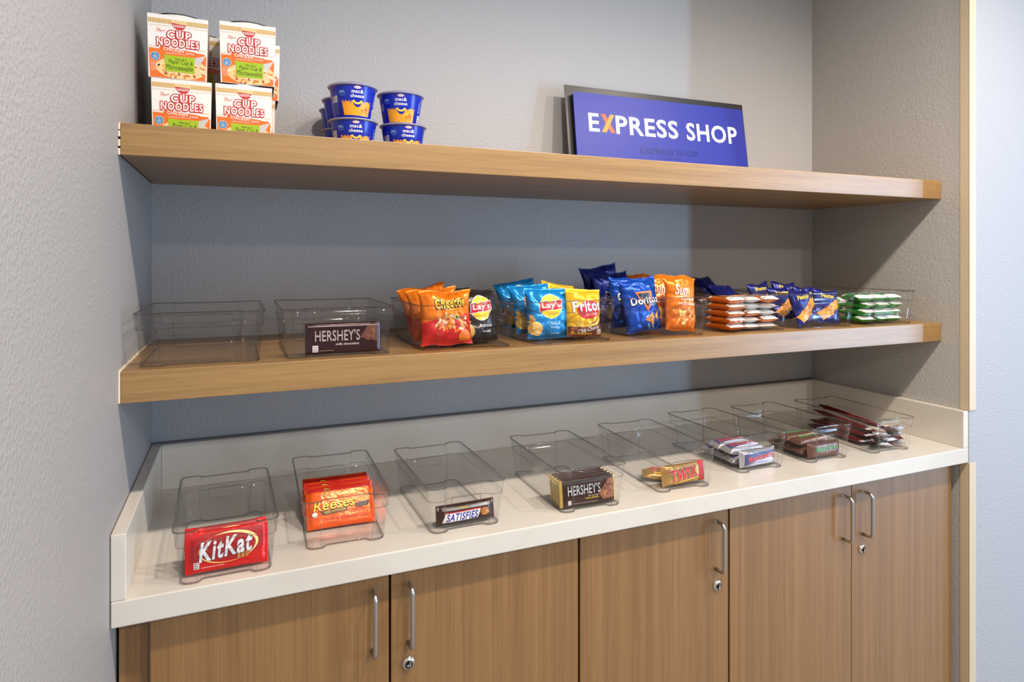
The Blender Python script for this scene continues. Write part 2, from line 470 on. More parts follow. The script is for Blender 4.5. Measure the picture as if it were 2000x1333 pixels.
# ------------------------------------------------------------------ cabinets
DY = -0.495; Z0 = 0.10
def handle(par, x, zt, zb):
    bm = bmesh.new(); y0 = DY; y1 = DY-0.028; r = 0.010; pts = [(x, y0+0.001, zt)]
    for k in range(7):
        t = R(90*k/6); pts.append((x, y1+r-r*math.sin(t), zt-r+r*math.cos(t)))
    for k in range(7):
        t = R(90*k/6); pts.append((x, y1+r-r*math.cos(t), zb+r-r*math.sin(t)))
    pts.append((x, y0+0.001, zb))
    tube(bm, pts, 0.0042, 14)
    o = obj('handle', bm, M_STEEL, par); o['label'] = 'brushed steel bow handle'; return o
def lock(par, x, z):
    bm = bmesh.new()
    prof = [(0, -0.007), (0.0065, -0.007), (0.0075, -0.006), (0.0078, -0.004), (0.0105, -0.004), (0.0118, -0.0025), (0.012, 0)]
    lathe(bm, prof, 32)
    box(bm, -0.0008, 0.0008, -0.0035, 0.0035, -0.0074, -0.0069, mi=1)
    bmesh.ops.rotate(bm, verts=bm.verts, cent=(0,0,0), matrix=Matrix.Rotation(R(-90), 3, 'X'))
    for v in bm.verts: v.co = Vector((x + v.co.x, DY - abs(v.co.y), z + v.co.z))
    o = obj('lock', bm, [M_CHROME, M_DARK], par); o['label'] = 'round chrome key lock'; return o
def door(par, x0, x1, hx, lockx=None):
    bm = bmesh.new(); box(bm, x0, x1, DY, DY+0.019, Z0+0.003, ZCB-0.006, bevel=0.0008)
    d = obj('door', bm, M_WV, par)
    handle(d, hx, 0.823, 0.713)
    if lockx: lock(d, lockx, 0.675)
    return d
def cabinet(x0, x1, doors, label):
    c = empty('base_cabinet', (0, 0, 0)); tag(c, label, 'cabinet', 'oak laminate base cabinets')
    c.location = (0, 0, 0)
    bm = bmesh.new(); t = 0.018
    box(bm, x0+0.001, x0+t, DY+0.021, -0.005, Z0, ZCB-0.002); box(bm, x1-t, x1-0.001, DY+0.021, -0.005, Z0, ZCB-0.002)
    box(bm, x0+t, x1-t, DY+0.021, -0.005, Z0, Z0+t); box(bm, x0+t, x1-t, -0.012, -0.005, Z0+t, ZCB-0.002)
    box(bm, x0+t, x1-t, DY+0.021, DY+0.12, ZCB-0.02, ZCB-0.002)
    obj('carcass', bm, M_DARK, c)
    bm = bmesh.new(); box(bm, x0+0.001, x1-0.001, DY+0.06, DY+0.075, 0.001, Z0); obj('toe_kick', bm, M_WV, c)
    for d in doors: door(c, *d)
    return c
g = 0.0022
cabinet(0.050, 0.8295, [(0.0505, 0.436-g, 0.404), (0.436+g, 0.8295-g, 0.471, 0.470)], 'two-door oak base cabinet at the left end, next to the left wall')
cabinet(0.8305, 1.2235, [(0.8305+g, 1.2235-g, 1.186, 1.189)], 'single-door oak base cabinet in the middle with one handle and lock')
cabinet(1.2245, 2.012, [(1.2245+g, 1.621-0.0009, 1.590), (1.621+0.0009, 2.0115, 1.662, 1.658)], 'two-door oak base cabinet at the right end with paired handles')
o = slab('filler_panel', 0.0045, 0.0485, DY+0.022, DY+0.040, 0.001, ZCB-0.002, M_WV, bevel=0.0005)
tag(o, 'narrow oak filler strip between the left wall and the first cabinet', 'filler panel')
o = slab('filler_panel', 2.0135, W-0.002, DY+0.022, DY+0.040, 0.001, ZCB-0.002, M_WV, bevel=0.0005)
tag(o, 'narrow oak filler strip between the last cabinet and the right wall', 'filler panel')

# ------------------------------------------------------------------ clear bins
def outline(hw, hl, r, nd, nw, tr):
    side = []                       # front side, left to right, offsets from the straight edge
    xs = [(-hw+r, 0)]
    for k in range(7):
        q = k/6; xs.append((-nw-tr+tr*q, nd*(3*q*q-2*q*q*q)))
    for k in range(1, 8): xs.append((-nw + 2*nw*k/8, nd))
    for k in range(7):
        q = 1-k/6; xs.append((nw+tr*(k/6), nd*(3*q*q-2*q*q*q)))
    xs.append((hw-r, 0))
    p = [(x, -hl+o) for x, o in xs]
    for k in range(1, 7): t = R(-90+90*k/6); p.append((hw-r+r*math.cos(t), -hl+r+r*math.sin(t)))
    for k in range(1, 7): p.append((hw, (-hl+r) + (2*hl-2*r)*k/7))
    for k in range(0, 7): t = R(90*k/6); p.append((hw-r+r*math.cos(t), hl-r+r*math.sin(t)))
    p += [(-x, hl-o) for x, o in xs[1:]]
    for k in range(1, 7): t = R(90+90*k/6); p.append((-hw+r+r*math.cos(t), hl-r+r*math.sin(t)))
    for k in range(1, 7): p.append((-hw, (hl-r) - (2*hl-2*r)*k/7))
    for k in range(0, 6): t = R(180+90*k/6); p.append((-hw+r+r*math.cos(t), -hl+r+r*math.sin(t)))
    return p
def make_bin(hw0, hw1, hl0, hl1, H, nwf, hd, name='storage_bin'):
    root = empty(name, (0,0,0))
    def ring(z, ins=0.0):
        q = z/H; hw = hw0+(hw1-hw0)*q-ins; hl = hl0+(hl1-hl0)*q-ins
        return [Vector((x, y, z)) for x, y in outline(hw, hl, 0.014, 0.010, nwf*hw, 0.010)]
    bm = bmesh.new()
    lv = [(0.0012, 0.0045), (0.0018, 0.0015), (0.0045, 0.0), (0.030, 0), (H*0.70, 0.0), (H*0.72, -0.0018), (H-0.0005, -0.0018)]
    rs = [[bm.verts.new(v) for v in ring(z, i)] for z, i in lv]
    N = len(rs[0])
    for a, b in zip(rs, rs[1:]):
        for k in range(N):
            f = bm.faces.new((a[k], a[(k+1) % N], b[(k+1) % N], b[k])); f.smooth = True
    bm.faces.new(list(reversed(rs[0])))
    body = obj('bin_body', bm, M_BIN, root)
    so = body.modifiers.new('wall', 'SOLIDIFY'); so.thickness = 0.0018; so.offset = -1
    bm = bmesh.new(); tube(bm, ring(H, -0.0020), 0.0013, 8, closed=True)
    obj('rim', bm, M_RIM, root)
    bm = bmesh.new(); tube(bm, ring(H*0.71, -0.0012), 0.0005, 6, closed=True)
    tube(bm, ring(0.0022, 0.0012), 0.0010, 6, closed=True)
    hwm = hw0*nwf
    for sx in (-1, 1):
        for sy in (-1, 1):
            for q in (0.010,):
                tube(bm, [(sx*(hwm+q), sy*(hl0-(0.010 if q == 0 else 0)), 0.004), (sx*(hw1*nwf+q), sy*(hl1-(0.010 if q == 0 else 0)), H*0.7)], 0.00035, 6)
    obj('ridge', bm, M_RIM, root)
    for sy in (-1, 1):
        bm = bmesh.new(); hx = hd; r = 0.008; z0, z1 = H*0.50, H*0.73
        pts = []
        for cx, cz, a in ((hx-r, z1-r*0.3, 0), (-hx+r, z1-r*0.3, 90), (-hx+r, z0+r, 180), (hx-r, z0+r, 270)):
            for k in range(5):
                t = R(a+90*k/4); z = cz + r*math.sin(t)*(0.3 if a < 180 else 1)
                hl = hl0+(hl1-hl0)*z/H - 0.0105
                pts.append((cx + r*math.cos(t), sy*(hl+0.0012), z))
        tube(bm, pts, 0.00045, 6, closed=True)
        obj('handle', bm, M_RIM, root)
    return root
BIN_N = make_bin(0.0695, 0.0775, 0.136, 0.1415, 0.088, 0.50, 0.030, 'storage_bin')
BIN_W = make_bin(0.0945, 0.1015, 0.138, 0.1425, 0.091, 0.56, 0.050, 'storage_bin')
cb = [(0.160,-0.377,1.5,'narrow clear bin at the left end of the counter, holding the red wafer bars'),
      (0.366,-0.331,-1.1,'narrow clear bin on the counter holding the orange peanut butter cup packs'),
      (0.587,-0.352,0.5,'narrow clear bin on the counter holding the brown bar with slanted blue letters'),
      (0.864,-0.362,-1.5,'narrow clear bin on the counter holding a row of gold-ended almond bars'),
      (1.119,-0.346,-2.6,'narrow clear bin on the counter holding the two gold caramel bars'),
      (1.371,-0.312,0.6,'narrow clear bin on the counter holding the pile of silver-and-red bars'),
      (1.589,-0.320,0.2,'narrow clear bin on the counter holding brown bars with green lettering'),
      (1.818,-0.332,-4.0,'narrow clear bin at the right end of the counter, full of long dark red sticks')]
for i, (x, y, a, lab) in enumerate(cb):
    o = BIN_N if i == 0 else dup(BIN_N); o.location = (x, y, ZC+0.0002); o.rotation_euler.z = R(a)
    tag(o, lab, 'storage bin', 'narrow clear bins along the counter')
sb = [(0.1215,-0.292,0,'wide clear bin on the lower shelf, empty, against the left wall'),
      (0.357,-0.292,0,'wide clear bin on the lower shelf with a single brown chocolate bar'),
      (0.613,-0.292,-1,'wide clear bin on the lower shelf holding orange puffs and black chip bags'),
      (0.857,-0.292,0,'wide clear bin on the lower shelf holding light blue and yellow chip bags'),
      (1.117,-0.292,0,'wide clear bin on the lower shelf packed with dark blue and orange chip bags'),
      (1.376,-0.292,0,'wide clear bin on the lower shelf stacked with orange and white cracker packs'),
      (1.612,-0.292,0,'wide clear bin on the lower shelf holding navy and yellow cookie packs'),
      (1.850,-0.292,0,'wide clear bin on the lower shelf, nearest the right wall, with green and white packs')]
for i, (x, y, a, lab) in enumerate(sb):
    o = BIN_W if i == 0 else dup(BIN_W); o.location = (x, y, S2T+0.0002); o.rotation_euler.z = R(a)
    tag(o, lab, 'storage bin', 'wide clear bins along the lower shelf')

# ================================================================== TOP SHELF
BLACK = (22, 20, 20); WHITE = (242, 240, 236); RED = (196, 30, 38); YEL = (245, 196, 30)
def plane_fn(x0, y, z0):
    return lambda u, v, o=0: Vector((x0+u, y-o, z0+v))
# ---- paper noodle cup in its printed carton sleeve
def noodle_art():
    A = Art(); w, h = .104, .1205
    X = lambda p: (p-542)/995*w
    Y = lambda p: (675-p)/1130*h
    A.rect(-.052, .052, Y(182), Y(262), (232, 205, 150), 1)
    for i in range(34):
        x = -.0495+i*.003
        if abs(x-X(555)) < .0135: continue
        A.rect(x, x+.0012, Y(190), Y(272), (196, 150, 84), 2)
        A.rect(x, x+.0009, Y(300), Y(318), (196, 150, 84), 2)
    for i in range(33):
        x = -.049+i*.003
        if X(240) < x < X(870): continue
        A.rect(x, x+.0010, Y(705), Y(675), (214, 178, 120), 2)
    A.poly([(X(430), Y(240)), (X(675), Y(258)), (X(650), Y(325)), (X(600), Y(358)), (X(520), Y(352)), (X(455), Y(305))], (200, 44, 44), 3)
    A.text('NISSIN', X(553), Y(290), .0195, .0050, WHITE, 4, bold=.03)
    A.text('The', X(225), Y(372), .006, .0042, (214, 84, 78), 2, shear=.3, rot=8)
    A.text('Original', X(262), Y(405), .0155, .0048, (214, 84, 78), 2, shear=.3, rot=8)
    A.text('CUP', X(560), Y(455), .041, .0150, (250, 240, 232), 6, bold=.05, outline=((200, 26, 32), .20), arc=.0006)
    A.text('NOODLES', X(545), Y(598), .073, .0150, (250, 240, 232), 8, bold=.05, outline=((200, 26, 32), .20), arc=.0002)
    A.poly([(X(75), Y(720)), (X(975), Y(790)), (X(1035), Y(800)), (X(1035), Y(1235)), (X(75), Y(1150))] if False else
           [(-.0500, Y(718)), (X(980), Y(742)), (.0500, Y(790)), (.0490, -.0597), (-.0490, -.0597)], (240, 118, 40), 1)
    A.poly([(X(240), Y(690)), (X(270), Y(672)), (X(840), Y(728)), (X(870), Y(760)), (X(850), Y(800)), (X(300), Y(756)), (X(245), Y(725))], (236, 112, 44), 4)
    A.text('CHICKEN', X(470), Y(722), .035, .0062, WHITE, 5, bold=.03, rot=-3)
    A.text('FLAVOR', X(745), Y(764), .0145, .0034, WHITE, 5, bold=.02, rot=-3)
    A.smallprint(X(330), X(700), Y(785), .0014, (250, 220, 200), 3)
    A.ell(X(600), Y(1040), .045, .0215, (240, 206, 150), 2)
    A.poly([(X(820), Y(830)), (X(1010), Y(770)), (X(960), Y(860)), (X(890), Y(975)), (X(830), Y(930))], (206, 202, 200), 3)
    A.scribble(X(600), Y(1060), .042, .018, [(236, 186, 70), (244, 214, 130), (222, 130, 50), (250, 236, 200), (190, 80, 40)], 90, .0034, 3, 5)
    A.ell(X(165), Y(862), .0078, .0078, WHITE, 4); A.ell(X(165), Y(862), .0071, .0071, (38, 134, 186), 5)
    A.text('NO', X(165), Y(825), .0045, .0024, WHITE, 6, bold=.02); A.text('ADDED', X(165), Y(862), .0095, .0026, WHITE, 6, bold=.02); A.text('MSG', X(165), Y(895), .0065, .0026, WHITE, 6, bold=.02)
    for k in range(7): A.smallprint(X(90), X(205), Y(960+k*24), .0009, (252, 214, 190), 3, seed=k)
    A.poly([(X(305), Y(820)), (X(560), Y(832)), (X(825), Y(826)), (X(818), Y(960)), (X(828), Y(1105)), (X(700), Y(1118)), (X(335), Y(1112)), (X(328), Y(960))], (164, 196, 28), 6)
    A.text('Now in a', X(590), Y(880), .0195, .0042, (30, 40, 10), 7, bold=.01, shear=.1)
    A.text('Paper Cup &', X(590), Y(945), .0425, .0098, (20, 26, 8), 7, bold=0, shear=.12, rot=-1)
    A.text('Microwavable', X(570), Y(1035), .0475, .0098, (20, 26, 8), 7, bold=0, shear=.12, rot=-1)
    return A
CARD = flat((243, 239, 232), 0.5, name='white_carton'); CARDIN = flat((190, 184, 176), 0.8, name='raw_carton')
PAPER = flat((240, 236, 228), 0.55, name='paper_cup'); LIDE = flat((58, 52, 50), 0.4, name='dark_rim')
def make_noodle():
    root = empty('noodle_cup', (0,0,0)); h = .1205; wt, wb, d = .052, .0495, .098
    bm = bmesh.new(); mats = [CARD, CARDIN]
    t = .0008
    def ring(z, ww, y0, y1): return [bm.verts.new((x, y, z)) for x, y in ((-ww, y0), (ww, y0), (ww, y1), (-ww, y1))]
    a = ring(0, wb, 0, d); b = ring(h, wt, 0, d); c = ring(h, wt-t, t, d-t); e = ring(0, wb-t, t, d-t)
    for p, q, mi in ((a, b, 0), (b, c, 0), (c, e, 1), (e, a, 0)):
        for k in range(4):
            f = bm.faces.new((p[k], p[(k+1) % 4], q[(k+1) % 4], q[k])); f.material_index = mi
    art = noodle_art()
    fn = lambda u, v, o=0: Vector((u*(wb+(wt-wb)*((v+h/2)/h))/.0515, -o, v+h/2))
    print_on(bm, art, fn, mats, clip=(.0508, h/2-.0006), flatsurf=True, off=0.00012)
    # same artwork colours on the side panels: cream band, red word, orange base
    for sx in (-1, 1):
        S = Art(); S.rect(-.048, .048, .045, .053, (232, 205, 150), 1)
        for i in range(30): S.rect(-.046+i*.0031, -.0448+i*.0031, .044, .053, (196, 150, 84), 2)
        S.rect(-.0485, .0485, -.0597, -.008, (226, 132, 74), 1)
        S.text('CUP', 0, .026, .036, .013, WHITE, 4, bold=.045, outline=((188, 60, 60), .07)); S.text('NOODLES', 0, .008, .066, .013, WHITE, 6, bold=.045, outline=((188, 60, 60), .07))
        for k in range(8): S.smallprint(-.04, .04, -.016-k*.004, .0014, (250, 232, 214), 2, seed=k)
        print_on(bm, S, (lambda u, v, o=0, sx=sx: Vector((sx*((wb+(wt-wb)*((v+h/2)/h))+o), d/2+sx*u, v+h/2))), mats, flatsurf=True, off=0.00012)
    obj('carton_sleeve', bm, mats, root)
    bm = bmesh.new()
    lathe(bm, [(0, .010), (.031, .009), (.0318, .008), (.033, .012), (.0455, h-.004), (.0465, h-.001), (.0466, h+.0045), (.0450, h+.0050), (.0435, h+.0030), (0, h+.0030)], 40, center=(0, d/2, 0))
    tube(bm, [((.0466)*math.cos(2*math.pi*k/40), d/2+.0466*math.sin(2*math.pi*k/40), h+.0050) for k in range(40)], .0011, 6, closed=True, mi=1)
    o = obj('cup', bm, [PAPER, LIDE], root); o['label'] = 'round paper cup rim showing above the carton'
    return root
NB = make_noodle()
nz = [(.0745, -.281, 1.7675, 0.5, 'boxed noodle cup, front upper left, nearest the left wall'),
      (.1985, -.281, 1.7705, -1.0, 'boxed noodle cup, front upper right of the stack'),
      (.0810, -.281, S1T+.0003, 0, 'boxed noodle cup, front lower left, bottom cut off by the shelf edge'),
      (.1915, -.283, S1T+.0003, 0.5, 'boxed noodle cup, front lower right, bottom cut off by the shelf edge'),
      (.1050, -.176, 1.7675, 0, 'boxed noodle cup behind the front pair, seen in the gap between the upper two'),
      (.2125, -.174, 1.7675, 0, 'boxed noodle cup behind the upper right one, only its side showing'),
      (.0930, -.176, S1T+.0003, 0, 'boxed noodle cup in the back row, lower left, behind the front cups'),
      (.2030, -.174, S1T+.0003, 0, 'boxed noodle cup in the back row, lower right, behind the front cups')]
for i, (x, y, z, a, lab) in enumerate(nz):
    o = NB if i == 0 else dup(NB); o.location = (x, y, z); o.rotation_euler.z = R(a)
    tag(o, lab, 'noodle cup', 'boxed noodle cups on the upper shelf')

# ---- blue microwave macaroni cup
def make_mac():
    root = empty('macaroni_cup', (0,0,0)); H = .0685; rb, rt = .0375, .0475
    blue = flat((16, 42, 176), 0.25, name='cup_blue'); mats = [blue]
    bm = bmesh.new()
    lathe(bm, [(0, .002), (rb-.003, .002), (rb-.001, 0), (rb, .001), (rt, H-.004), (rt, H-.003)], 56)
    def fn(u, v, o=0):
        z = v+H/2; r = rb+(rt-rb)*z/H + .0001 + o; a = u/.0425
        return Vector((r*math.sin(a), -r*math.cos(a), z))
    A = Art()
    A.poly([(-.033, -.001), (-.0105, -.002), (-.008, -.009), (-.003, -.0135), (.001, -.014), (.006, -.0115), (.0090, -.003), (.022, -.001), (.031, -.0005), (.029, -.031), (-.029, -.0305)], (244, 166, 32), 1)
    A.poly([(-.0338, -.0005), (-.033, -.001), (-.029, -.0305), (-.0300, -.031)], (120, 24, 60), 1)
    A.scribble(.012, -.0190, .013, .0080, [(250, 184, 60), (232, 130, 24), (252, 206, 100), (216, 104, 20)], 34, .0030, 2, 9)
    A.ring(-.0005, .004, .0115, .0125, .0040, (250, 208, 80), 3, a0=205, a1=335)
    A.text('mac&', -.0005, .0175, .0235, .0072, WHITE, 3, bold=.035); A.text('cheese', -.0010, .0085, .0270, .0070, WHITE, 3, bold=.035)
    A.ell(-.001, .0255, .0072, .0034, RED, 3); A.ell(-.001, .0255, .0062, .0026, WHITE, 4); A.text('KRAFT', -.001, .0255, .0095, .0026, (40, 50, 140), 5, bold=.02)
    A.rect(-.038, -.0255, .0120, .0205, (108, 166, 214), 2); A.rect(-.0372, -.0263, .0128, .0197, (40, 86, 176), 3); A.text('NEW', -.0318, .0163, .0090, .0046, (176, 214, 236), 4, bold=.02)
    A.smallprint(-.036, -.026, .0095, .0012, (108, 150, 214), 2)
    A.rect(-.060, -.0440, -.004, .010, WHITE, 2)
    for k in range(5): A.smallprint(-.059, -.0450, .008-k*.0026, .0010, (40, 40, 60), 3, seed=k)
    for k in range(8): A.smallprint(-.060, -.0425, -.008-k*.0028, .0009, (90, 120, 210), 2, seed=k+9)
    for k in range(5): A.smallprint(-.060, -.0435, .026-k*.003, .0009, (90, 120, 210), 2, seed=k+19)
    A.rect(.043, .056, -.031, -.012, WHITE, 2); A.smallprint(.044, .055, -.016, .0018, (40, 40, 60), 3); A.smallprint(.044, .055, -.021, .0018, (40, 40, 60), 3, seed=5); A.smallprint(.044, .055, -.026, .0018, (40, 40, 60), 3, seed=6)
    A.text('EASY', .047, .006, .024, .0060, (170, 190, 240), 2, rot=84, bold=.02)
    A.ring(.052, .022, .005, .005, .0018, (240, 190, 50), 2)
    print_on(bm, A, fn, mats, step=.006, off=.00014)
    obj('cup_body', bm, mats, root, smooth=False)
    bm = bmesh.new(); gr = flat((176, 178, 186), 0.3, name='clear_cup_rim')
    lathe(bm, [(rt, H-.004), (rt+.0035, H-.0035), (rt+.0045, H-.0022), (rt+.0042, H-.0010), (rt-.001, H-.0006)], 56)
    obj('cup_rim', bm, gr, root)['label'] = 'greyish flanged rim'
    bm = bmesh.new(); mats = [blue, flat((236, 176, 40), 0.3)]
    lathe(bm, [(rt+.003, H-.0006), (rt+.0028, H+.0002), (0, H+.0003)], 56)
    for f in bm.faces:
        c = f.calc_center_median()
        if c.z > H-.0002 and False: f.material_index = 1
    L = Art()
    for k in range(10):
        a = k*36+10; L.ell(.036*math.cos(R(a)), .036*math.sin(R(a)), .008, .003, (246, 186, 40), 1, rot=a+90)
    print_on(bm, L, (lambda u, v, o=0: Vector((u, v, H+.0004+o))), mats, flatsurf=True)
    obj('lid', bm, mats, root)
    return root
MC = make_mac(); mh = .0690
mcs = [(.4035, -.283, 1, 4, 'blue macaroni cup, top of the left column, front'), (.5130, -.254, 1, -12, 'blue macaroni cup, top of the right column'),
       (.4070, -.272, 0, -2, 'blue macaroni cup, bottom of the left column, front'), (.5165, -.262, 0, 2, 'blue macaroni cup, bottom of the right column'),
       (.4060, -.160, 1, 42, 'blue macaroni cup, second row back, upper, half hidden at the left'), (.4060, -.160, 0, 40, 'blue macaroni cup, second row back, lower, half hidden at the left'),
       (.4120, -.054, 1, 46, 'blue macaroni cup, third row back, upper, by the back wall'), (.4120, -.054, 0, 38, 'blue macaroni cup, third row back, lower, by the back wall')]
for i, (x, y, lv, a, lab) in enumerate(mcs):
    o = MC if i == 0 else dup(MC); o.location = (x, y, S1T+.0003+lv*mh); o.rotation_euler.z = R(a)
    tag(o, lab, 'macaroni cup', 'blue macaroni cups on the upper shelf')

# ---- sign
sg = empty('shop_sign', (1.3500, -0.0880, S1T+.0003), (R(-8), 0, R(-0.6)))
tag(sg, 'blue sign with white and orange capitals on a black board, leaning on the back wall', 'sign')
bm = bmesh.new(); box(bm, -.3200, .3190, -.0015, .0015, 0, .272, bevel=.0004)
obj('backing_board', bm, flat((44, 40, 38), 0.32, name='black_board'), sg)['label'] = 'glossy black board'
bm = bmesh.new(); mats = [flat((36, 46, 160), 0.42, name='sign_blue')]
rr = .010; pts = []
pw, ph, pz = .3025, .240, .008
for cx, cz, a in ((pw-rr, pz+ph-rr, 0), (-pw+rr, pz+ph-rr, 90), (-pw+rr, pz+rr, 180), (pw-rr, pz+rr, 270)):
    for k in range(7): t = R(a+15*k); pts.append((cx+rr*math.cos(t), cz+rr*math.sin(t)))
f0 = [bm.verts.new((x, -.0175, z)) for x, z in pts]; f1 = [bm.verts.new((x, -.0115, z)) for x, z in pts]
bm.faces.new(f0); bm.faces.new(list(reversed(f1)))
for k in range(len(pts)): bm.faces.new((f0[k], f1[k], f1[(k+1) % len(pts)], f0[(k+1) % len(pts)]))
A = Art(); cy = .162
A.text('E', -.2420, cy, .034, .0540, (246, 246, 248), 1, bold=.035)
A.poly([(-.2190, cy+.0270), (-.2035, cy+.0270), (-.1725, cy-.0270), (-.1885, cy-.0270)], (206, 92, 30), 1)
A.poly([(-.1875, cy+.0270), (-.1735, cy+.0270), (-.2030, cy-.0270), (-.2190, cy-.0270)], (248, 150, 30), 2)
A.text('PRESS', -.0620, cy-.001, .216, .0560, (246, 246, 248), 1, bold=.04)
A.text('SHOP', .1735, cy-.002, .193, .0560, (246, 246, 248), 1, bold=.04)
A.text('EXPRESS SHOP', .010, .090, .205, .0190, (22, 28, 118), 1, bold=.02)  # shadow of the sign's words, drawn in as darker blue print
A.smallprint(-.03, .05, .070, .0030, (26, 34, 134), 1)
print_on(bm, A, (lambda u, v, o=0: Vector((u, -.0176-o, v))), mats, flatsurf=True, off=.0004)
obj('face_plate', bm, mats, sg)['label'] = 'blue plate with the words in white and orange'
for x in (-.22, .22):
    for z in (.05, .20):
        bm = bmesh.new(); tube(bm, [(x, -.0014, z), (x, -.0118, z)], .006, 12); obj('standoff', bm, M_CHROME, sg)

# ================================================================== PACKETS
def P(make): return {'make': make}
def put(nm, pr, x, y, z, label, cat, group=None, lean=0, yaw=0, roll=0, zs=None):
    """standing packet: origin at its lower edge"""
    M = Matrix.Rotation(R(yaw), 3, 'Z') @ Matrix.Rotation(R(-lean), 3, 'X') @ Matrix.Rotation(R(roll), 3, 'Y')
    o = packet(nm, pr, (x, y, z), M.to_euler(), label, cat, group)
    o.scale = (pr.get('xs', 1.0), 1, zs or pr.get('zs', 1.0)); return o
def lie(nm, pr, cx, cy, z, h, T, label, cat, group=None, yaw=0, tip=0, roll=0):
    """packet lying on its back, face up, centred on cx, cy, resting at z"""
    M = Matrix.Rotation(R(yaw), 3, 'Z') @ Matrix.Rotation(R(-90+tip), 3, 'X') @ Matrix.Rotation(R(roll), 3, 'Y')
    c = M @ Vector((0, 0, h/2))
    return packet(nm, pr, (cx-c.x, cy-c.y, z+T/2+(h/2)*abs(math.sin(R(tip)))-c.z+0.0), M.to_euler(), label, cat, group)
def qf(A, x, y, s=.006, bg=(240, 236, 230), fg=(60, 40, 40)):
    A.rect(x-s/2, x+s/2, y-s*.6, y+s*.6, bg, 4)
    for k in range(3): A.smallprint(x-s*.4, x+s*.4, y+s*.35-k*s*.35, s*.14, fg, 5, seed=k)

# ---- candy bars
def kitkat():
    A = Art()
    A.poly([(-.056, .020), (-.03, .030), (.056, .030), (.056, -.004), (.02, -.018), (-.056, -.015)], (168, 14, 20), 1)
    A.ring(.002, .003, .046, .0245, .0050, (246, 226, 150), 2, rot=5, a0=-60, a1=118, taper=True)
    A.ring(.002, .003, .046, .0245, .0022, (240, 200, 110), 2, rot=5, a0=118, a1=300, taper=True)
    A.text('KitKat', -.003, .0035, .084, .0320, (236, 236, 238), 5, bold=.05, shear=.30, rot=5, outline=((60, 10, 16), .03))
    for k in range(3): A.rect(.015+k*.0062, .0195+k*.0062, -.019+k*.0008, -.010+k*.0008, (196, 140, 60), 4); A.rect(.0155+k*.0062, .0185+k*.0062, -.0125, -.0110, (150, 96, 36), 5)
    qf(A, -.047, -.020, .0085); A.smallprint(-.040, -.005, -.0245, .0016, (240, 170, 160), 2)
    return pillow(.129, .066, .013, seal_u=.09, seal_v=0, pu=8, pv=5, wr=.0022, seed=1, pinch=.03, zig=.0012, nu=34, base=foil((226, 26, 24)), art=A)
KK = P(kitkat)
put('wafer_bar', KK, .1640, -.4870, ZC+.0035, 'red wafer bar wrapper at the front of the leftmost counter bin', 'candy bar', 'red wafer bars', lean=12, yaw=1.5)
put('wafer_bar', KK, .1620, -.4690, ZC+.0045, 'red wafer bar behind the front one, only its upper edge showing', 'candy bar', 'red wafer bars', lean=15, yaw=2.5)

def reese():
    A = Art()
    A.rect(-.064, .064, .028, .041, (176, 26, 18), 1)
    for k in range(3): A.ring(-.026, .017+k*.0065, .0075, .0045, .0016, (60, 20, 10), 3, a0=10, a1=165); A.ring(-.026, .0162+k*.0065, .0062, .0036, .0012, YEL, 4, a0=20, a1=155)
    A.text("Reeses", -.0130, .0010, .080, .0190, (250, 214, 30), 6, bold=.018, shear=.22, rot=3, outline=((70, 22, 12), .06))
    A.poly([(-.040, -.0115), (.012, -.0075), (.010, -.0155), (-.034, -.0190)], (60, 24, 14), 3); A.text('PEANUT BUTTER CUPS', -.012, -.0132, .040, .0042, (250, 214, 30), 4, bold=.02, rot=4)
    A.ell(.042, .006, .015, .0075, (214, 160, 70), 3, rot=4); A.poly([(.026, -.003), (.056, .000), (.052, -.009), (.030, -.012)], (66, 26, 18), 4); A.scribble(.042, .007, .013, .005, [(236, 190, 100), (200, 140, 60)], 20, .002, 5, 3)
    A.ell(-.050, -.016, .0048, .0048, (236, 232, 226), 4); A.smallprint(.014, .044, -.017, .0016, (190, 60, 20), 3); A.smallprint(-.03, .05, -.0275, .0024, (180, 40, 20), 3, seed=8)
    return pillow(.131, .082, .017, seal_u=.07, seal_v=0, pu=8, pv=5, wr=.0022, seed=2, pinch=.02, zig=.0012, nu=34, base=foil((240, 92, 22)), art=A)
RE = P(reese)
for k, lab in enumerate(('orange peanut butter cup pack with yellow script, front of its bin', 'orange peanut butter cup pack, second in the leaning row', 'orange peanut butter cup pack, rearmost of the leaning row')):
    put('peanut_butter_cup_pack', RE, .3660-k*.0006, -.3880+k*.0260, ZC+.004, lab, 'candy pack', 'orange peanut butter cup packs', lean=36-k*.5, yaw=-1.5)

def snick():
    A = Art()
    A.rect(-.058, .058, .0095, .0155, (150, 146, 142), 1); A.text('THINGS', -.008, .0124, .022, .0040, (230, 190, 60), 3, bold=.03); A.text('CHOCOLATE BAR', .026, .0124, .034, .0042, WHITE, 3, bold=.02)
    A.poly([(-.044, .0060), (.030, .0075), (.028, .0050), (-.046, .0035)], (206, 36, 40), 2)
    A.poly([(-.051, -.0125), (-.044, .0040), (.028, .0055), (.021, -.0115)], WHITE, 2)
    A.text('SATISFIES', -.0105, -.0040, .066, .0145, (52, 54, 150), 4, bold=.05, shear=.30, outline=((236, 234, 240), .03))
    A.ell(.036, -.0010, .009, .0075, (200, 130, 50), 3); A.scribble(.036, -.001, .008, .006, [(240, 190, 100), (160, 80, 30)], 14, .002, 4, 4)
    return pillow(.122, .038, .026, seal_u=.09, seal_v=0, pu=7, pv=4, wr=.0024, seed=3, pinch=.04, zig=.0012, nu=34, nv=22, base=foil((70, 40, 32)), art=A)
put('nougat_bar', P(snick), .5960, -.4620, ZC+.003, 'brown nut bar with slanted blue letters on white, alone in its bin', 'candy bar', lean=8, yaw=1)

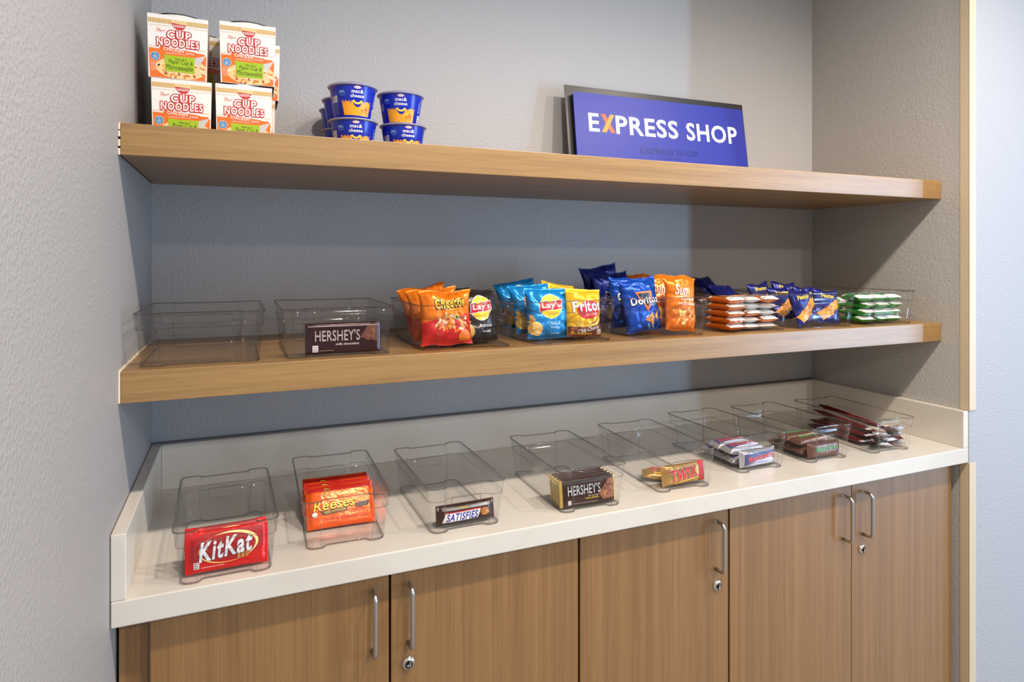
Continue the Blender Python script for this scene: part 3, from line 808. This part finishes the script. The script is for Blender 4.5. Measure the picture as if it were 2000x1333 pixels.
def almond(art=True):
    A = Art()
    A.rect(-.060, .060, .0185, .0265, (34, 14, 12), 1)
    A.text("HERSHEY'S", -.0110, .0055, .078, .0200, (206, 204, 202), 5, bold=.015, outline=((40, 18, 16), .02))
    A.poly([(.024, -.008), (.048, .021), (.060, .021), (.060, -.018), (.034, -.020)], (146, 88, 58), 2); A.scribble(.045, -.002, .012, .013, [(176, 112, 74), (108, 56, 36), (196, 140, 96)], 26, .0036, 3, 5)
    A.text('milk chocolate', .010, -.0085, .026, .0030, (214, 180, 150), 4, bold=.01); A.text('whole almonds', .006, -.0128, .032, .0036, (226, 190, 60), 4, bold=.02)
    qf(A, -.047, -.0185, .0075); A.smallprint(-.040, .02, -.0215, .0015, (150, 130, 120), 2)
    mats_a = A
    A.rect(-.068, -.0615, -.027, .027, (196, 168, 84), 1); A.rect(.0615, .068, -.027, .027, (196, 168, 84), 1)
    return pillow(.135, .056, .0105, seal_u=.05, seal_v=0, pu=10, pv=7, wr=.0012, seed=4, pinch=.01, zig=.001, nu=34, base=foil((62, 36, 28)), back=foil((196, 168, 84)), art=A)
AL = P(almond)
for k, lab in enumerate(('dark brown almond chocolate bar with silver letters, front of its row', 'gold-ended almond chocolate bar, second from the front of its row', 'gold-ended almond chocolate bar, middle of the row of five', 'gold-ended almond chocolate bar, fourth from the front of its row', 'gold-ended almond chocolate bar, rearmost of the row of five')):
    put('almond_chocolate_bar', AL, .8660+k*.0003, -.4825+k*.0120, ZC+.004, lab, 'candy bar', 'almond chocolate bars', lean=8+k*1.2, yaw=-1.5+k*.3)

def twix():
    A = Art()
    A.poly([(-.042, .0180), (-.020, .0215), (.038, .0215), (.038, .0160)], (150, 110, 40), 1)
    A.text('TWIX', -.002, .0010, .074, .0290, (206, 28, 36), 6, bold=.06, rot=5, outline=((246, 240, 226), .045))
    A.rect(.0395, .060, -.0228, .0228, (190, 22, 30), 2); A.poly([(-.030, -.0165), (.030, -.0105), (.032, -.0135), (-.028, -.0195)], (226, 178, 60), 3)
    return pillow(.116, .046, .020, seal_u=.11, seal_v=0, pu=5, pv=3.5, wr=.0032, seed=5, pinch=.05, zig=.0014, nu=34, base=foil((196, 152, 84), metal=.5), art=A)
TW = P(twix)
put('caramel_bar', TW, 1.1310, -.4720, ZC+.003, 'gold caramel bar wrapper with big red capitals and red end, at the front', 'candy bar', 'gold caramel bars', lean=6, yaw=-2, roll=-2)
lie('caramel_bar', TW, 1.1000, -.4140, ZC+.003, .046, .020, 'gold caramel bar lying flat behind and left of the upright one', 'candy bar', 'gold caramel bars', yaw=-34, tip=4)

def musk():
    A = Art()
    A.poly([(-.050, -.0150), (-.047, .0125), (.050, .0150), (.050, .0095)], (66, 66, 120), 1)
    A.text('Musketeers', .0020, .0030, .086, .0145, (200, 40, 52), 5, bold=.05, shear=.3, rot=6, outline=((246, 244, 248), .03))
    A.poly([(-.04, -.0155), (.034, .0005), (.046, -.0080), (.034, -.0155)], (206, 206, 232), 2); A.smallprint(-.012, .022, -.0100, .0020, (110, 120, 190), 3)
    A.ell(.046, -.002, .006, .0055, (170, 120, 90), 3)
    return pillow(.120, .042, .022, seal_u=.08, seal_v=0, pu=7, pv=4, wr=.0030, seed=6, pinch=.03, zig=.0012, nu=34, nv=22, base=foil((196, 194, 200), metal=.55), art=A)
MU = P(musk)
put('whipped_chocolate_bar', MU, 1.3800, -.4300, ZC+.003, 'silver bar with slanted red letters standing at the front of the silver pile', 'candy bar', 'silver-and-red bars', lean=5, yaw=2)
n = 0
for L in range(2):
    for k in range(3 - (L > 0)):
        lab = 'silver-and-red bar lying in the %s layer, %s' % (('lower', 'upper')[L], ('just behind the standing front bar', 'second row behind the front bar', 'rearmost row of the pile')[k])
        lie('whipped_chocolate_bar', MU, 1.3720+random.uniform(-.004, .004), -.3900+k*.0440+L*.008, ZC+.0035+L*.0225, .042, .022, lab, 'candy bar', 'silver-and-red bars', yaw=random.uniform(-3, 4), tip=3)

def milky():
    A = Art()
    A.text('MilkyWay', .002, .0020, .078, .0150, (60, 150, 70), 5, bold=.04, rot=2, outline=((226, 236, 214), .03))
    A.poly([(-.05, -.0175), (.05, -.0145), (.05, -.0175)], (196, 170, 130), 2); A.poly([(.036, -.017), (.052, -.017), (.052, .004)], (170, 130, 190), 2)
    return pillow(.118, .038, .022, seal_u=.08, seal_v=0, pu=7, pv=4, wr=.0028, seed=7, pinch=.03, zig=.0012, nu=34, nv=22, base=foil((112, 78, 66), metal=.35), art=A)
MW = P(milky)
put('caramel_nougat_bar', MW, 1.5960, -.4400, ZC+.003, 'brown bar with green lettering standing at the front of its bin', 'candy bar', 'brown bars with green lettering', lean=4, yaw=1)
for L in range(2):
    for k in range(3 - (L > 0)):
        lab = 'brown bar lying in the %s layer, %s' % (('lower', 'upper')[L], ('just behind the green-lettered front bar', 'second row behind the green-lettered bar', 'rearmost row behind the green-lettered bar')[k])
        lie('caramel_nougat_bar', MW, 1.5890+random.uniform(-.003, .003), -.4020+k*.0400+L*.010, ZC+.0035+L*.0215, .038, .022, lab, 'candy bar', 'brown bars with green lettering', yaw=random.uniform(-3, 4), tip=3)

# ---- long dark red sticks and small wrapped sweets in the last bin
def stick():
    A = Art(); A.smallprint(-.07, .07, .0012, .0026, (170, 90, 80), 2, seed=4); A.rect(-.099, -.090, -.009, .009, (200, 200, 204), 1); A.rect(.090, .099, -.009, .009, (40, 36, 38), 1)
    return pillow(.198, .019, .013, seal_u=.08, seal_v=0, pu=10, pv=2.2, wr=.0014, seed=8, pinch=.06, zig=.001, nu=44, nv=12, base=foil((96, 24, 26)), art=A)
SK = P(stick)
sticks = [(1.7900,-.318,.906,-4,0,'lying along the left side of the bin, at the bottom'), (1.8100,-.320,.906,-3,0,'at the bottom, second from the left side'), (1.8310,-.322,.906,-4,0,'at the bottom, third from the left side'),
          (1.8520,-.322,.906,-5,0,'at the bottom, fourth from the left side'), (1.8720,-.318,.906,-4,0,'at the bottom, nearest the right side'),
          (1.8000,-.330,.921,-1,0,'in the second layer at the left'), (1.8250,-.318,.921,-8,0,'in the second layer, middle'), (1.8540,-.312,.922,-2,0,'in the second layer at the right'),
          (1.8150,-.325,.937,-5,3,'on top of the pile at the left'), (1.8480,-.315,.939,6,7,'on top with its far end tilted up against the wall side')]
for x, y, z, a, tl, lab in sticks:
    M = Matrix.Rotation(R(90+a), 3, 'Z') @ Matrix.Rotation(R(-tl), 3, 'Y') @ Matrix.Rotation(R(-90), 3, 'X')
    c = M @ Vector((0, 0, .0095))
    packet('wrapped_stick', SK, (x-c.x, y+.022-c.y, z+.0065+.11*math.sin(R(tl))*0.9-c.z*0), M.to_euler(), 'dark red wrapped stick ' + lab, 'snack stick', 'dark red wrapped sticks')
def sweet(c1, c2, sd):
    def f():
        A = Art(); A.rect(-.008, .008, -.006, .008, c2, 1); A.smallprint(-.007, .007, .001, .003, (230, 226, 220), 2, seed=sd)
        return pillow(.044, .022, .013, seal_u=.30, seal_v=0, pu=3, pv=2.2, wr=.0050, seed=sd, pinch=.25, zig=.002, nu=22, nv=12, base=foil(c1, metal=.3), art=A)
    return f
sw = [P(sweet((30, 26, 28), (150, 30, 34), 21)), P(sweet((206, 206, 210), (40, 70, 50), 22)), P(sweet((96, 30, 30), (214, 206, 200), 23)), P(sweet((190, 192, 200), (150, 40, 40), 24))]
kinds = ('black', 'silver-and-green', 'dark red', 'silver-and-red')
places = [(1.786,-.445,.905,20), (1.812,-.452,.905,-15), (1.842,-.446,.905,40), (1.868,-.452,.905,80), (1.797,-.448,.918,65), (1.828,-.455,.919,10), (1.858,-.447,.919,-30), (1.812,-.446,.932,-50), (1.842,-.452,.933,30), (1.870,-.445,.932,-70), (1.83,-.44,.946,75), (1.858,-.45,.946,5)]
wh = ('bottom left', 'bottom left of centre', 'bottom right of centre', 'bottom right corner', 'second layer left', 'second layer middle', 'second layer right', 'third layer left', 'third layer middle', 'third layer right', 'topmost left', 'topmost right')
for k, (x, y, z, a) in enumerate(places):
    lie('wrapped_sweet', sw[k % 4], x, y, z, .022, .013, '%s twist-wrapped sweet, %s of the heap in the last bin' % (kinds[k % 4], wh[k]), 'wrapped sweet', 'twist-wrapped sweets', yaw=a, tip=(k*37) % 40 - 15, roll=(k*53) % 30-15)

# ---- wide bins on the lower shelf
ZS = S2T+.004
def milkbar():
    A = Art()
    A.rect(-.066, .066, .0225, .0240, (190, 170, 164), 2)
    A.text("HERSHEY'S", -.0120, .0055, .0830, .0210, (176, 160, 154), 4, bold=.02)
    A.text('milk chocolate', .0060, -.0110, .0430, .0042, (220, 206, 200), 4, bold=.015)
    A.poly([(.030, .000), (.044, .022), (.062, .022), (.062, -.008)], (112, 62, 46), 2); A.scribble(.050, .004, .010, .012, [(134, 80, 60), (92, 46, 34)], 16, .0040, 3, 5)
    qf(A, -.0530, -.0185, .0100); A.smallprint(-.045, -.02, -.0225, .0016, (130, 104, 96), 2)
    return pillow(.142, .058, .010, seal_u=.04, seal_v=0, pu=12, pv=10, wr=.0007, seed=9, pinch=.005, zig=.0005, nu=34, base=foil((52, 18, 18), rough=.22, bump=.15), art=A)
put('chocolate_bar', P(milkbar), .3660, -.4150, ZS, 'dark brown milk chocolate bar standing alone against the bin front', 'candy bar', lean=4, yaw=0)

def cheetos():
    A = Art()
    A.poly([(-.070, -.012), (-.030, -.004), (.000, .006), (.020, .000), (.070, .010), (.070, -.070), (-.070, -.070)], (206, 24, 28), 1)
    A.poly([(-.066, -.066), (-.066, -.040), (-.02, -.046), (.02, -.060), (.02, -.066)], (226, 40, 30), 2)
    A.text('Cheetos', .004, .033, .082, .0235, (250, 200, 40), 8, bold=.05, rot=5, outline=((24, 18, 18), .13))
    A.text('Crunchy', .012, .017, .040, .0080, (250, 190, 60), 6, bold=.03, rot=4, outline=((190, 40, 20), .05))
    A.scribble(.012, -.014, .044, .020, [(236, 120, 24), (246, 160, 40), (214, 90, 20), (250, 206, 160)], 46, .0085, 2, 6)
    A.ell(.020, -.002, .010, .0055, (196, 196, 110), 5); A.ell(.021, -.002, .0045, .0040, BLACK, 6)
    A.ell(.042, -.047, .0175, .0155, (232, 120, 30), 5)
    return pillow(.135, .132, .050, seal_v=.07, wr=.0066, seed=11, pinch=.05, flare=.004, zig=.0012, base=foil((240, 124, 22)), art=A, uneven=.006)
CH = P(cheetos); CH['zs'] = .86; CH['xs'] = .82; gb = 'orange cheese puff bags'
put('chip_bag', CH, .5765, -.3950, ZS, 'orange and red puff bag with yellow bubble lettering, at the front', 'chip bag', gb, lean=10, yaw=3, roll=0)
put('chip_bag', CH, .5745, -.3380, ZS+.004, 'orange puff bag directly behind the front one, top edge showing', 'chip bag', gb, lean=17, yaw=2, roll=-4)
put('chip_bag', CH, .5755, -.2700, ZS+.012, 'orange puff bag farthest back in its bin, tilted down to the left', 'chip bag', gb, lean=24, yaw=3, roll=-9)
def lays(base, flavour, sd, fcol=(226, 226, 226)):
    def f():
        A = Art()
        A.ell(0, .018, .0310, .0330, WHITE, 1, rot=0); A.ell(0, .018, .0298, .0317, (248, 202, 20), 2)
        A.poly([(-.032, .030), (-.012, .034), (.012, .034), (.033, .038), (.034, .012), (.012, .007), (-.012, .006), (-.033, .002)], (246, 240, 230), 3)
        A.poly([(-.0305, .0285), (-.012, .0325), (.012, .0325), (.0315, .0362), (.0322, .0135), (.012, .0086), (-.012, .0076), (-.0315, .0036)], (192, 26, 34), 4)
        A.text("Lay's", .001, .0195, .0530, .0200, WHITE, 6, bold=.035, rot=3)
        A.poly([(-.026, -.0010), (.004, .0010), (.020, .0030), (.008, -.0025)], (250, 190, 60), 5)
        for k, t in enumerate(flavour): A.text(t, .012, -.027-k*.0115, .0036*len(t)+.008, .0082, fcol, 3, bold=.02)
        A.smallprint(.000, .024, -.0315-len(flavour)*.011, .0020, fcol, 3)
        A.ell(-.040, -.040, .0160, .0190, (222, 176, 90), 3, rot=20); A.ell(-.038, -.038, .0120, .0150, (238, 200, 120), 4, rot=20)
        A.scribble(-.050, -.028, .012, .020, [(226, 180, 90), (196, 140, 60), (240, 206, 130)], 16, .0080, 2, sd)
        return pillow(.118, .136, .050, seal_v=.07, wr=.0066, seed=sd, pinch=.05, flare=.004, zig=.0012, base=foil(base), art=A, uneven=.006)
    return f
BQ = P(lays((46, 40, 40), ('Barbecue',), 12)); LB = P(lays((22, 140, 214), ('Salt &', 'Vinegar'), 13, (200, 232, 246)))
BQ['zs'] = .83; LB['zs'] = .83; BQ['xs'] = .80; LB['xs'] = .88
gq = 'black barbecue chip bags'
put('chip_bag', BQ, .6600, -.3640, ZS, 'black chip bag with round yellow emblem, right of the orange bag', 'chip bag', gq, lean=9, yaw=7, roll=0)
put('chip_bag', BQ, .6590, -.3000, ZS+.004, 'black chip bag behind the front black one, crumpled top showing', 'chip bag', gq, lean=20, yaw=-5, roll=5)
put('chip_bag', BQ, .6600, -.2330, ZS+.004, 'black chip bag farthest back in the bin with the orange bags', 'chip bag', gq, lean=24, yaw=4, roll=-3)
gl = 'light blue chip bags'
put('chip_bag', LB, .8140, -.3760, ZS, 'light blue chip bag with round yellow emblem, at the front of its bin', 'chip bag', gl, lean=8, yaw=-3, roll=1)
put('chip_bag', LB, .8150, -.3140, ZS+.008, 'light blue chip bag second from the front, its emblem top showing', 'chip bag', gl, lean=15, yaw=2, roll=-3)
put('chip_bag', LB, .8160, -.2450, ZS+.016, 'light blue chip bag farthest back, corner pointing up to the right', 'chip bag', gl, lean=16, yaw=-2, roll=-9)
def fritos():
    A = Art()
    A.poly([(-.060, -.070), (-.060, -.032), (-.02, -.036), (.02, -.022), (.060, .004), (.060, -.070)], (112, 52, 34), 1)
    A.ell(.004, .008, .036, .0225, (206, 26, 32), 2, rot=8)
    A.poly([(-.034, -.020), (-.010, -.030), (.02, -.026), (.04, -.008), (.045, -.010), (.03, -.030), (-.01, -.038), (-.04, -.028)], (244, 200, 80), 2)
    A.text('Fritos', .000, .018, .086, .0290, (240, 238, 240), 7, bold=.05, rot=4, outline=((120, 60, 110), .045))
    A.text('Corn Chips', .010, -.004, .034, .0070, (250, 236, 220), 5, bold=.02, rot=8)
    A.text('Chili Cheese', .004, -.041, .066, .0105, (240, 232, 222), 4, bold=.025, shear=.2, rot=13)
    qf(A, .038, -.048, .009)
    return pillow(.108, .122, .046, seal_v=.07, wr=.0060, seed=14, pinch=.04, flare=.002, zig=.0012, base=foil((246, 190, 40)), art=A, uneven=.004)
FR = P(fritos); FR['zs'] = .89; FR['xs'] = .87; gf = 'yellow corn chip bags'
put('chip_bag', FR, .9045, -.3900, ZS, 'yellow and brown corn chip bag with white bubble lettering, at the front', 'chip bag', gf, lean=8, yaw=5, roll=2)
put('chip_bag', FR, .9040, -.3300, ZS+.006, 'yellow corn chip bag behind the front one, its top edge showing', 'chip bag', gf, lean=16, yaw=-4, roll=7)
put('chip_bag', FR, .9030, -.2650, ZS+.014, 'yellow corn chip bag at the back beside the light blue bags', 'chip bag', gf, lean=16, yaw=6, roll=10)
def doritos():
    A = Art()
    A.poly([(-.034, .036), (.030, .034), (.004, -.020)], (232, 120, 40), 2); A.poly([(-.026, .031), (.022, .030), (.003, -.008)], (22, 20, 34), 3)
    A.text('Doritos', -.002, .012, .094, .0200, (236, 236, 240), 6, bold=.045, rot=0, outline=((20, 20, 34), .10))
    A.poly([(-.012, -.040), (.020, -.022), (.022, -.056)], (232, 150, 50), 3); A.scribble(.011, -.040, .010, .011, [(246, 190, 90), (214, 110, 30)], 16, .0024, 4, 7)
    A.poly([(.026, -.034), (.044, -.018), (.040, -.052)], (240, 166, 60), 3); A.text('COOL RANCH', .026, -.002, .030, .0070, (170, 210, 240), 4, bold=.02)
    return pillow(.130, .140, .050, seal_v=.07, wr=.0075, seed=15, pinch=.06, flare=.004, zig=.0012, base=foil((14, 74, 178)), art=A, uneven=.007)
def navybag():
    A = Art(); A.scribble(0, 0, .05, .05, [(20, 60, 150), (16, 40, 120)], 14, .012, 1, 3)
    A.text('Doritos', 0, .006, .080, .0180, (214, 214, 222), 4, bold=.04, outline=((20, 20, 34), .05))
    return pillow(.132, .142, .040, seal_v=.08, wr=.0075, seed=16, pinch=.07, flare=.005, zig=.0012, base=foil((16, 38, 120)), art=A, uneven=.010)
DO = P(doritos); DN = P(navybag); DO['zs'] = .90; DN['zs'] = .90; DO['xs'] = .82; DN['xs'] = .84; gd = 'dark blue tortilla chip bags'
put('chip_bag', DO, 1.0790, -.3700, ZS, 'blue tortilla chip bag with white slanted lettering and chip picture, at the front', 'chip bag', gd, lean=7, yaw=3, roll=-6)
put('chip_bag', DO, 1.0780, -.3120, ZS+.006, 'blue tortilla chip bag behind the lettered front one', 'chip bag', gd, lean=12, yaw=-3, roll=2)
put('chip_bag', DN, 1.0790, -.2520, ZS+.014, 'navy chip bag mostly hidden in the middle of its bin', 'chip bag', gd, lean=14, yaw=4, roll=-4)
put('chip_bag', DN, 1.0800, -.1960, ZS+.030, 'navy chip bag at the back whose top edge stands highest', 'chip bag', gd, lean=8, yaw=3, roll=-8)
def sun():
    A = Art()
    A.text('Sun', -.014, .034, .040, .0260, (250, 240, 226), 5, bold=.04, shear=.1, rot=-4); A.text('Chips', .006, .012, .052, .0140, (250, 226, 200), 5, bold=.03)
    A.text('HARVEST CHEDDAR', .004, -.001, .064, .0070, (250, 236, 220), 5, bold=.02, rot=-2); A.scribble(.0, -.034, .036, .020, [(246, 190, 90), (226, 120, 30), (250, 210, 130)], 24, .009, 2, 8)
    return pillow(.104, .138, .044, seal_v=.06, wr=.0062, seed=17, pinch=.05, flare=.007, zig=.0012, base=foil((238, 122, 26)), art=A, uneven=.012)
SU = P(sun); SU['zs'] = .92; SU['xs'] = .88; gs = 'orange multigrain chip bags'
put('chip_bag', SU, 1.1670, -.3980, ZS, 'orange chip bag with two pointed top corners, right of the blue lettered bag', 'chip bag', gs, lean=6, yaw=6, roll=3)
put('chip_bag', SU, 1.1660, -.3400, ZS+.004, 'orange chip bag just behind the front orange one', 'chip bag', gs, lean=13, yaw=-4, roll=-5)
put('chip_bag', SU, 1.1650, -.2500, ZS+.008, 'orange-brown chip bag at the back among the dark blue ones', 'chip bag', gs, lean=17, yaw=2, roll=9)

# cracker packs, ends to the front
def cracker():
    A = Art(); A.rect(.026, .048, -.024, .024, (240, 238, 232), 1); A.rect(-.048, -.030, -.024, .024, (240, 238, 232), 1)
    A.ell(.0, .0, .016, .013, (246, 196, 50), 2); A.text('CRACKERS', 0, 0, .030, .0060, (150, 40, 20), 3, bold=.02)
    return pillow(.096, .050, .0165, seal_u=.10, seal_v=0, pu=9, pv=7, wr=.0020, seed=31, pinch=.02, zig=.0012, nu=30, nv=18, base=foil((226, 116, 30)), art=A)
CK = P(cracker); WE = P(lambda: pillow(.096, .050, .0165, seal_u=.16, seal_v=0, pu=5, pv=4, wr=.0045, seed=32, pinch=.04, zig=.0015, nu=30, nv=18, base=foil((232, 230, 224)), art=Art().rect(-.012, .014, -.024, .024, (240, 150, 40), 1).ell(.022, 0, .008, .012, (246, 190, 50), 2)))
gk = 'orange and white cracker packs'
cols = ('left', 'middle', 'right'); lays_ = ('bottom', 'second from the bottom', 'middle', 'second from the top', 'top')
for c in range(3):
    for L in range(5):
        white = (c > 0 and (c+L) % 3 != 0)
        rr = random.uniform(-3, 3) if c == 0 else random.uniform(-9, 9)
        lie('cracker_pack', WE if white else CK, 1.3220+c*.0540, -.3780+random.uniform(-.003, .003)-(c > 0)*.0, ZS+L*.0168, .050, .0165,
            '%s cracker pack, %s of the %s column' % ('mostly white' if white else 'orange-sided', lays_[L], cols[c]), 'cracker pack', gk, yaw=90+rr*.9, tip=0, roll=random.uniform(-4, 4) if c else 0)
def darkpack(c, sd, ac=None, tx=None):
    def f():
        A = Art()
        if ac:
            A.poly([(-.05, -.020), (-.02, -.006), (.03, .020), (.05, .020), (.05, .002), (.0, -.028), (-.03, -.040)], ac, 1); A.scribble(.004, -.008, .026, .014, [(250, 200, 60), (200, 120, 40), (240, 150, 40)], 18, .005, 2, sd)
            A.text(tx, -.004, .028, .056, .0120, (246, 210, 60), 4, bold=.03, shear=.2)
        return pillow(.100, .092, .026, seal_v=.09, wr=.0060, seed=sd, pinch=.07, flare=.004, zig=.0012, nu=22, nv=22, base=foil(c), art=A, uneven=.009)
    return f
BK = P(darkpack((24, 22, 30), 33)); NV = P(darkpack((22, 30, 96), 34)); BK['xs'] = NV['xs'] = .80; NY = P(darkpack((26, 34, 110), 35, (244, 160, 40), 'Nutter'))
gn = 'black and navy snack packs'
for pr, x, y, z, le, ya, ro, lab in ((BK, 1.332, -.300, .090, 66, 4, 0, 'black snack pack lying over the left of the cracker stack'), (BK, 1.340, -.235, .098, 56, -4, 4, 'black snack pack propped at the back of the cracker bin'),
                                     (NV, 1.420, -.235, .098, 52, 4, -5, 'navy snack pack standing at the back of the cracker bin'), (NV, 1.420, -.300, .092, 64, -3, 3, 'navy snack pack leaning at the right rear of the cracker bin')):
    put('snack_pack', pr, x, y, ZS+z-.03, lab, 'snack pack', gn, lean=le, yaw=ya, roll=ro)
gy = 'navy and yellow cookie packs'; NY['xs'] = .84
for x, y, z, le, ya, ro, lab in ((1.576, -.400, .000, 12, 4, -9, 'navy cookie pack with an orange stripe, front left, tilted slightly'), (1.656, -.395, .000, 14, -3, 6, 'navy cookie pack with yellow print, front right of its bin'),
                                 (1.570, -.340, .012, 18, -3, -6, 'navy cookie pack in the second row, left'), (1.655, -.335, .010, 20, 4, 5, 'navy cookie pack in the second row, right'),
                                 (1.570, -.270, .022, 24, 3, -6, 'navy cookie pack at the rear left, its top seal standing up'), (1.656, -.264, .024, 26, -3, 5, 'navy cookie pack at the rear right with yellow lettering on its edge')):
    put('cookie_pack', NY, x, y, ZS+z, lab, 'cookie pack', gy, lean=le, yaw=ya, roll=ro)
def greenpack():
    A = Art(); A.rect(-.048, -.020, -.024, .024, (238, 236, 230), 1); A.poly([(-.020, -.024), (.006, -.024), (.020, .024), (-.020, .024)], (28, 130, 58), 2); A.poly([(.018, .024), (.048, .024), (.048, -.024), (.004, -.024)], (236, 234, 228), 1)
    A.text('SALTINE', .0, .004, .030, .0070, WHITE, 4, bold=.02)
    return pillow(.092, .050, .0190, seal_u=.12, seal_v=0, pu=6, pv=4, wr=.0042, seed=41, pinch=.04, zig=.0015, nu=30, nv=18, base=foil((60, 150, 60)), art=A)
GP = P(greenpack); gg = 'green and white snack packs'
for c in range(3):
    for L in range(4):
        lie('snack_pack', GP, 1.7960+c*.0540, -.3720+random.uniform(-.004, .004), ZS+L*.0196, .050, .0190, 'green and white pack, %s of the %s column by the right wall' % (('bottom', 'second from the bottom', 'second from the top', 'top')[L], cols[c]),
            'snack pack', gg, yaw=90+random.uniform(-16, 16), tip=0, roll=random.uniform(-6, 6))
for k, (x, lab) in enumerate(((1.815, 'left'), (1.880, 'right'))):
    put('snack_pack', GP, x, -.300, ZS+.022, 'green and white snack pack leaning behind the stacked ones, %s' % lab, 'snack pack', gg, lean=40, yaw=6-12*k, roll=4)

# ------------------------------------------------------------------ settle every packet inside the walls of its bin
def settle():
    bpy.context.view_layer.update()
    bins = []
    for o in C.objects:
        if o.name.startswith('storage_bin') and o.parent is None:
            wide = o.location.z > 1.1
            bins.append((o.location.copy(), o.rotation_euler.z, (.0945, .1015, .138, .1425, .091) if wide else (.0695, .0775, .136, .1415, .088)))
    cats = ('candy bar', 'candy pack', 'snack stick', 'wrapped sweet', 'chip bag', 'cracker pack', 'snack pack', 'cookie pack')
    for o in [o for o in C.objects if o.get('category') in cats]:
        c = o.matrix_world @ Vector((0, 0, .02))
        loc, a, (h0, h1, l0, l1, H) = min(bins, key=lambda b: (b[0]-c).length + (3 if abs(b[0].z-c.z) > .2 else 0) + abs(b[0].x-c.x)*2)
        Bi = (Matrix.Translation(loc) @ Matrix.Rotation(a, 4, 'Z')).inverted(); Ra = Matrix.Rotation(a, 3, 'Z')
        co_ = [v.co.copy() for v in o.data.vertices][::2]
        for it in range(4):
            M = Matrix.LocRotScale(o.location, o.rotation_euler, o.scale)
            P_ = [Bi @ (M @ v) for v in co_]
            zm = min(p.z for p in P_)
            up = max(0, .0040 - zm)
            low = [p for p in P_ if p.z < H+.002]
            if not low:
                o.location.z += up; continue
            m = .0032
            R_ = max(p.x - (h0+(h1-h0)*p.z/H-m) for p in low); L_ = max(-p.x - (h0+(h1-h0)*p.z/H-m) for p in low)
            nz = .0105
            F_ = max(-p.y - (l0+(l1-l0)*p.z/H-m-nz) for p in low); B_ = max(p.y - (l0+(l1-l0)*p.z/H-m-nz) for p in low)
            dx = dy = 0
            if R_+L_ > 0 and (R_ > 0 or L_ > 0):
                wd = max(p.x for p in low)-min(p.x for p in low)
                if abs((o.rotation_euler.to_matrix() @ Vector((1, 0, 0))).x) > .6: o.scale.x *= 1-(R_+L_+.0004)/wd
                dx = (L_-R_)/2
            elif R_ > 0: dx = -R_
            elif L_ > 0: dx = L_
            if F_ > 0 and B_ <= 0: dy = min(F_, -B_)
            elif B_ > 0 and F_ <= 0: dy = -min(B_, -F_)
            d = Ra @ Vector((dx, dy, 0)); o.location += Vector((d.x, d.y, up))
settle()
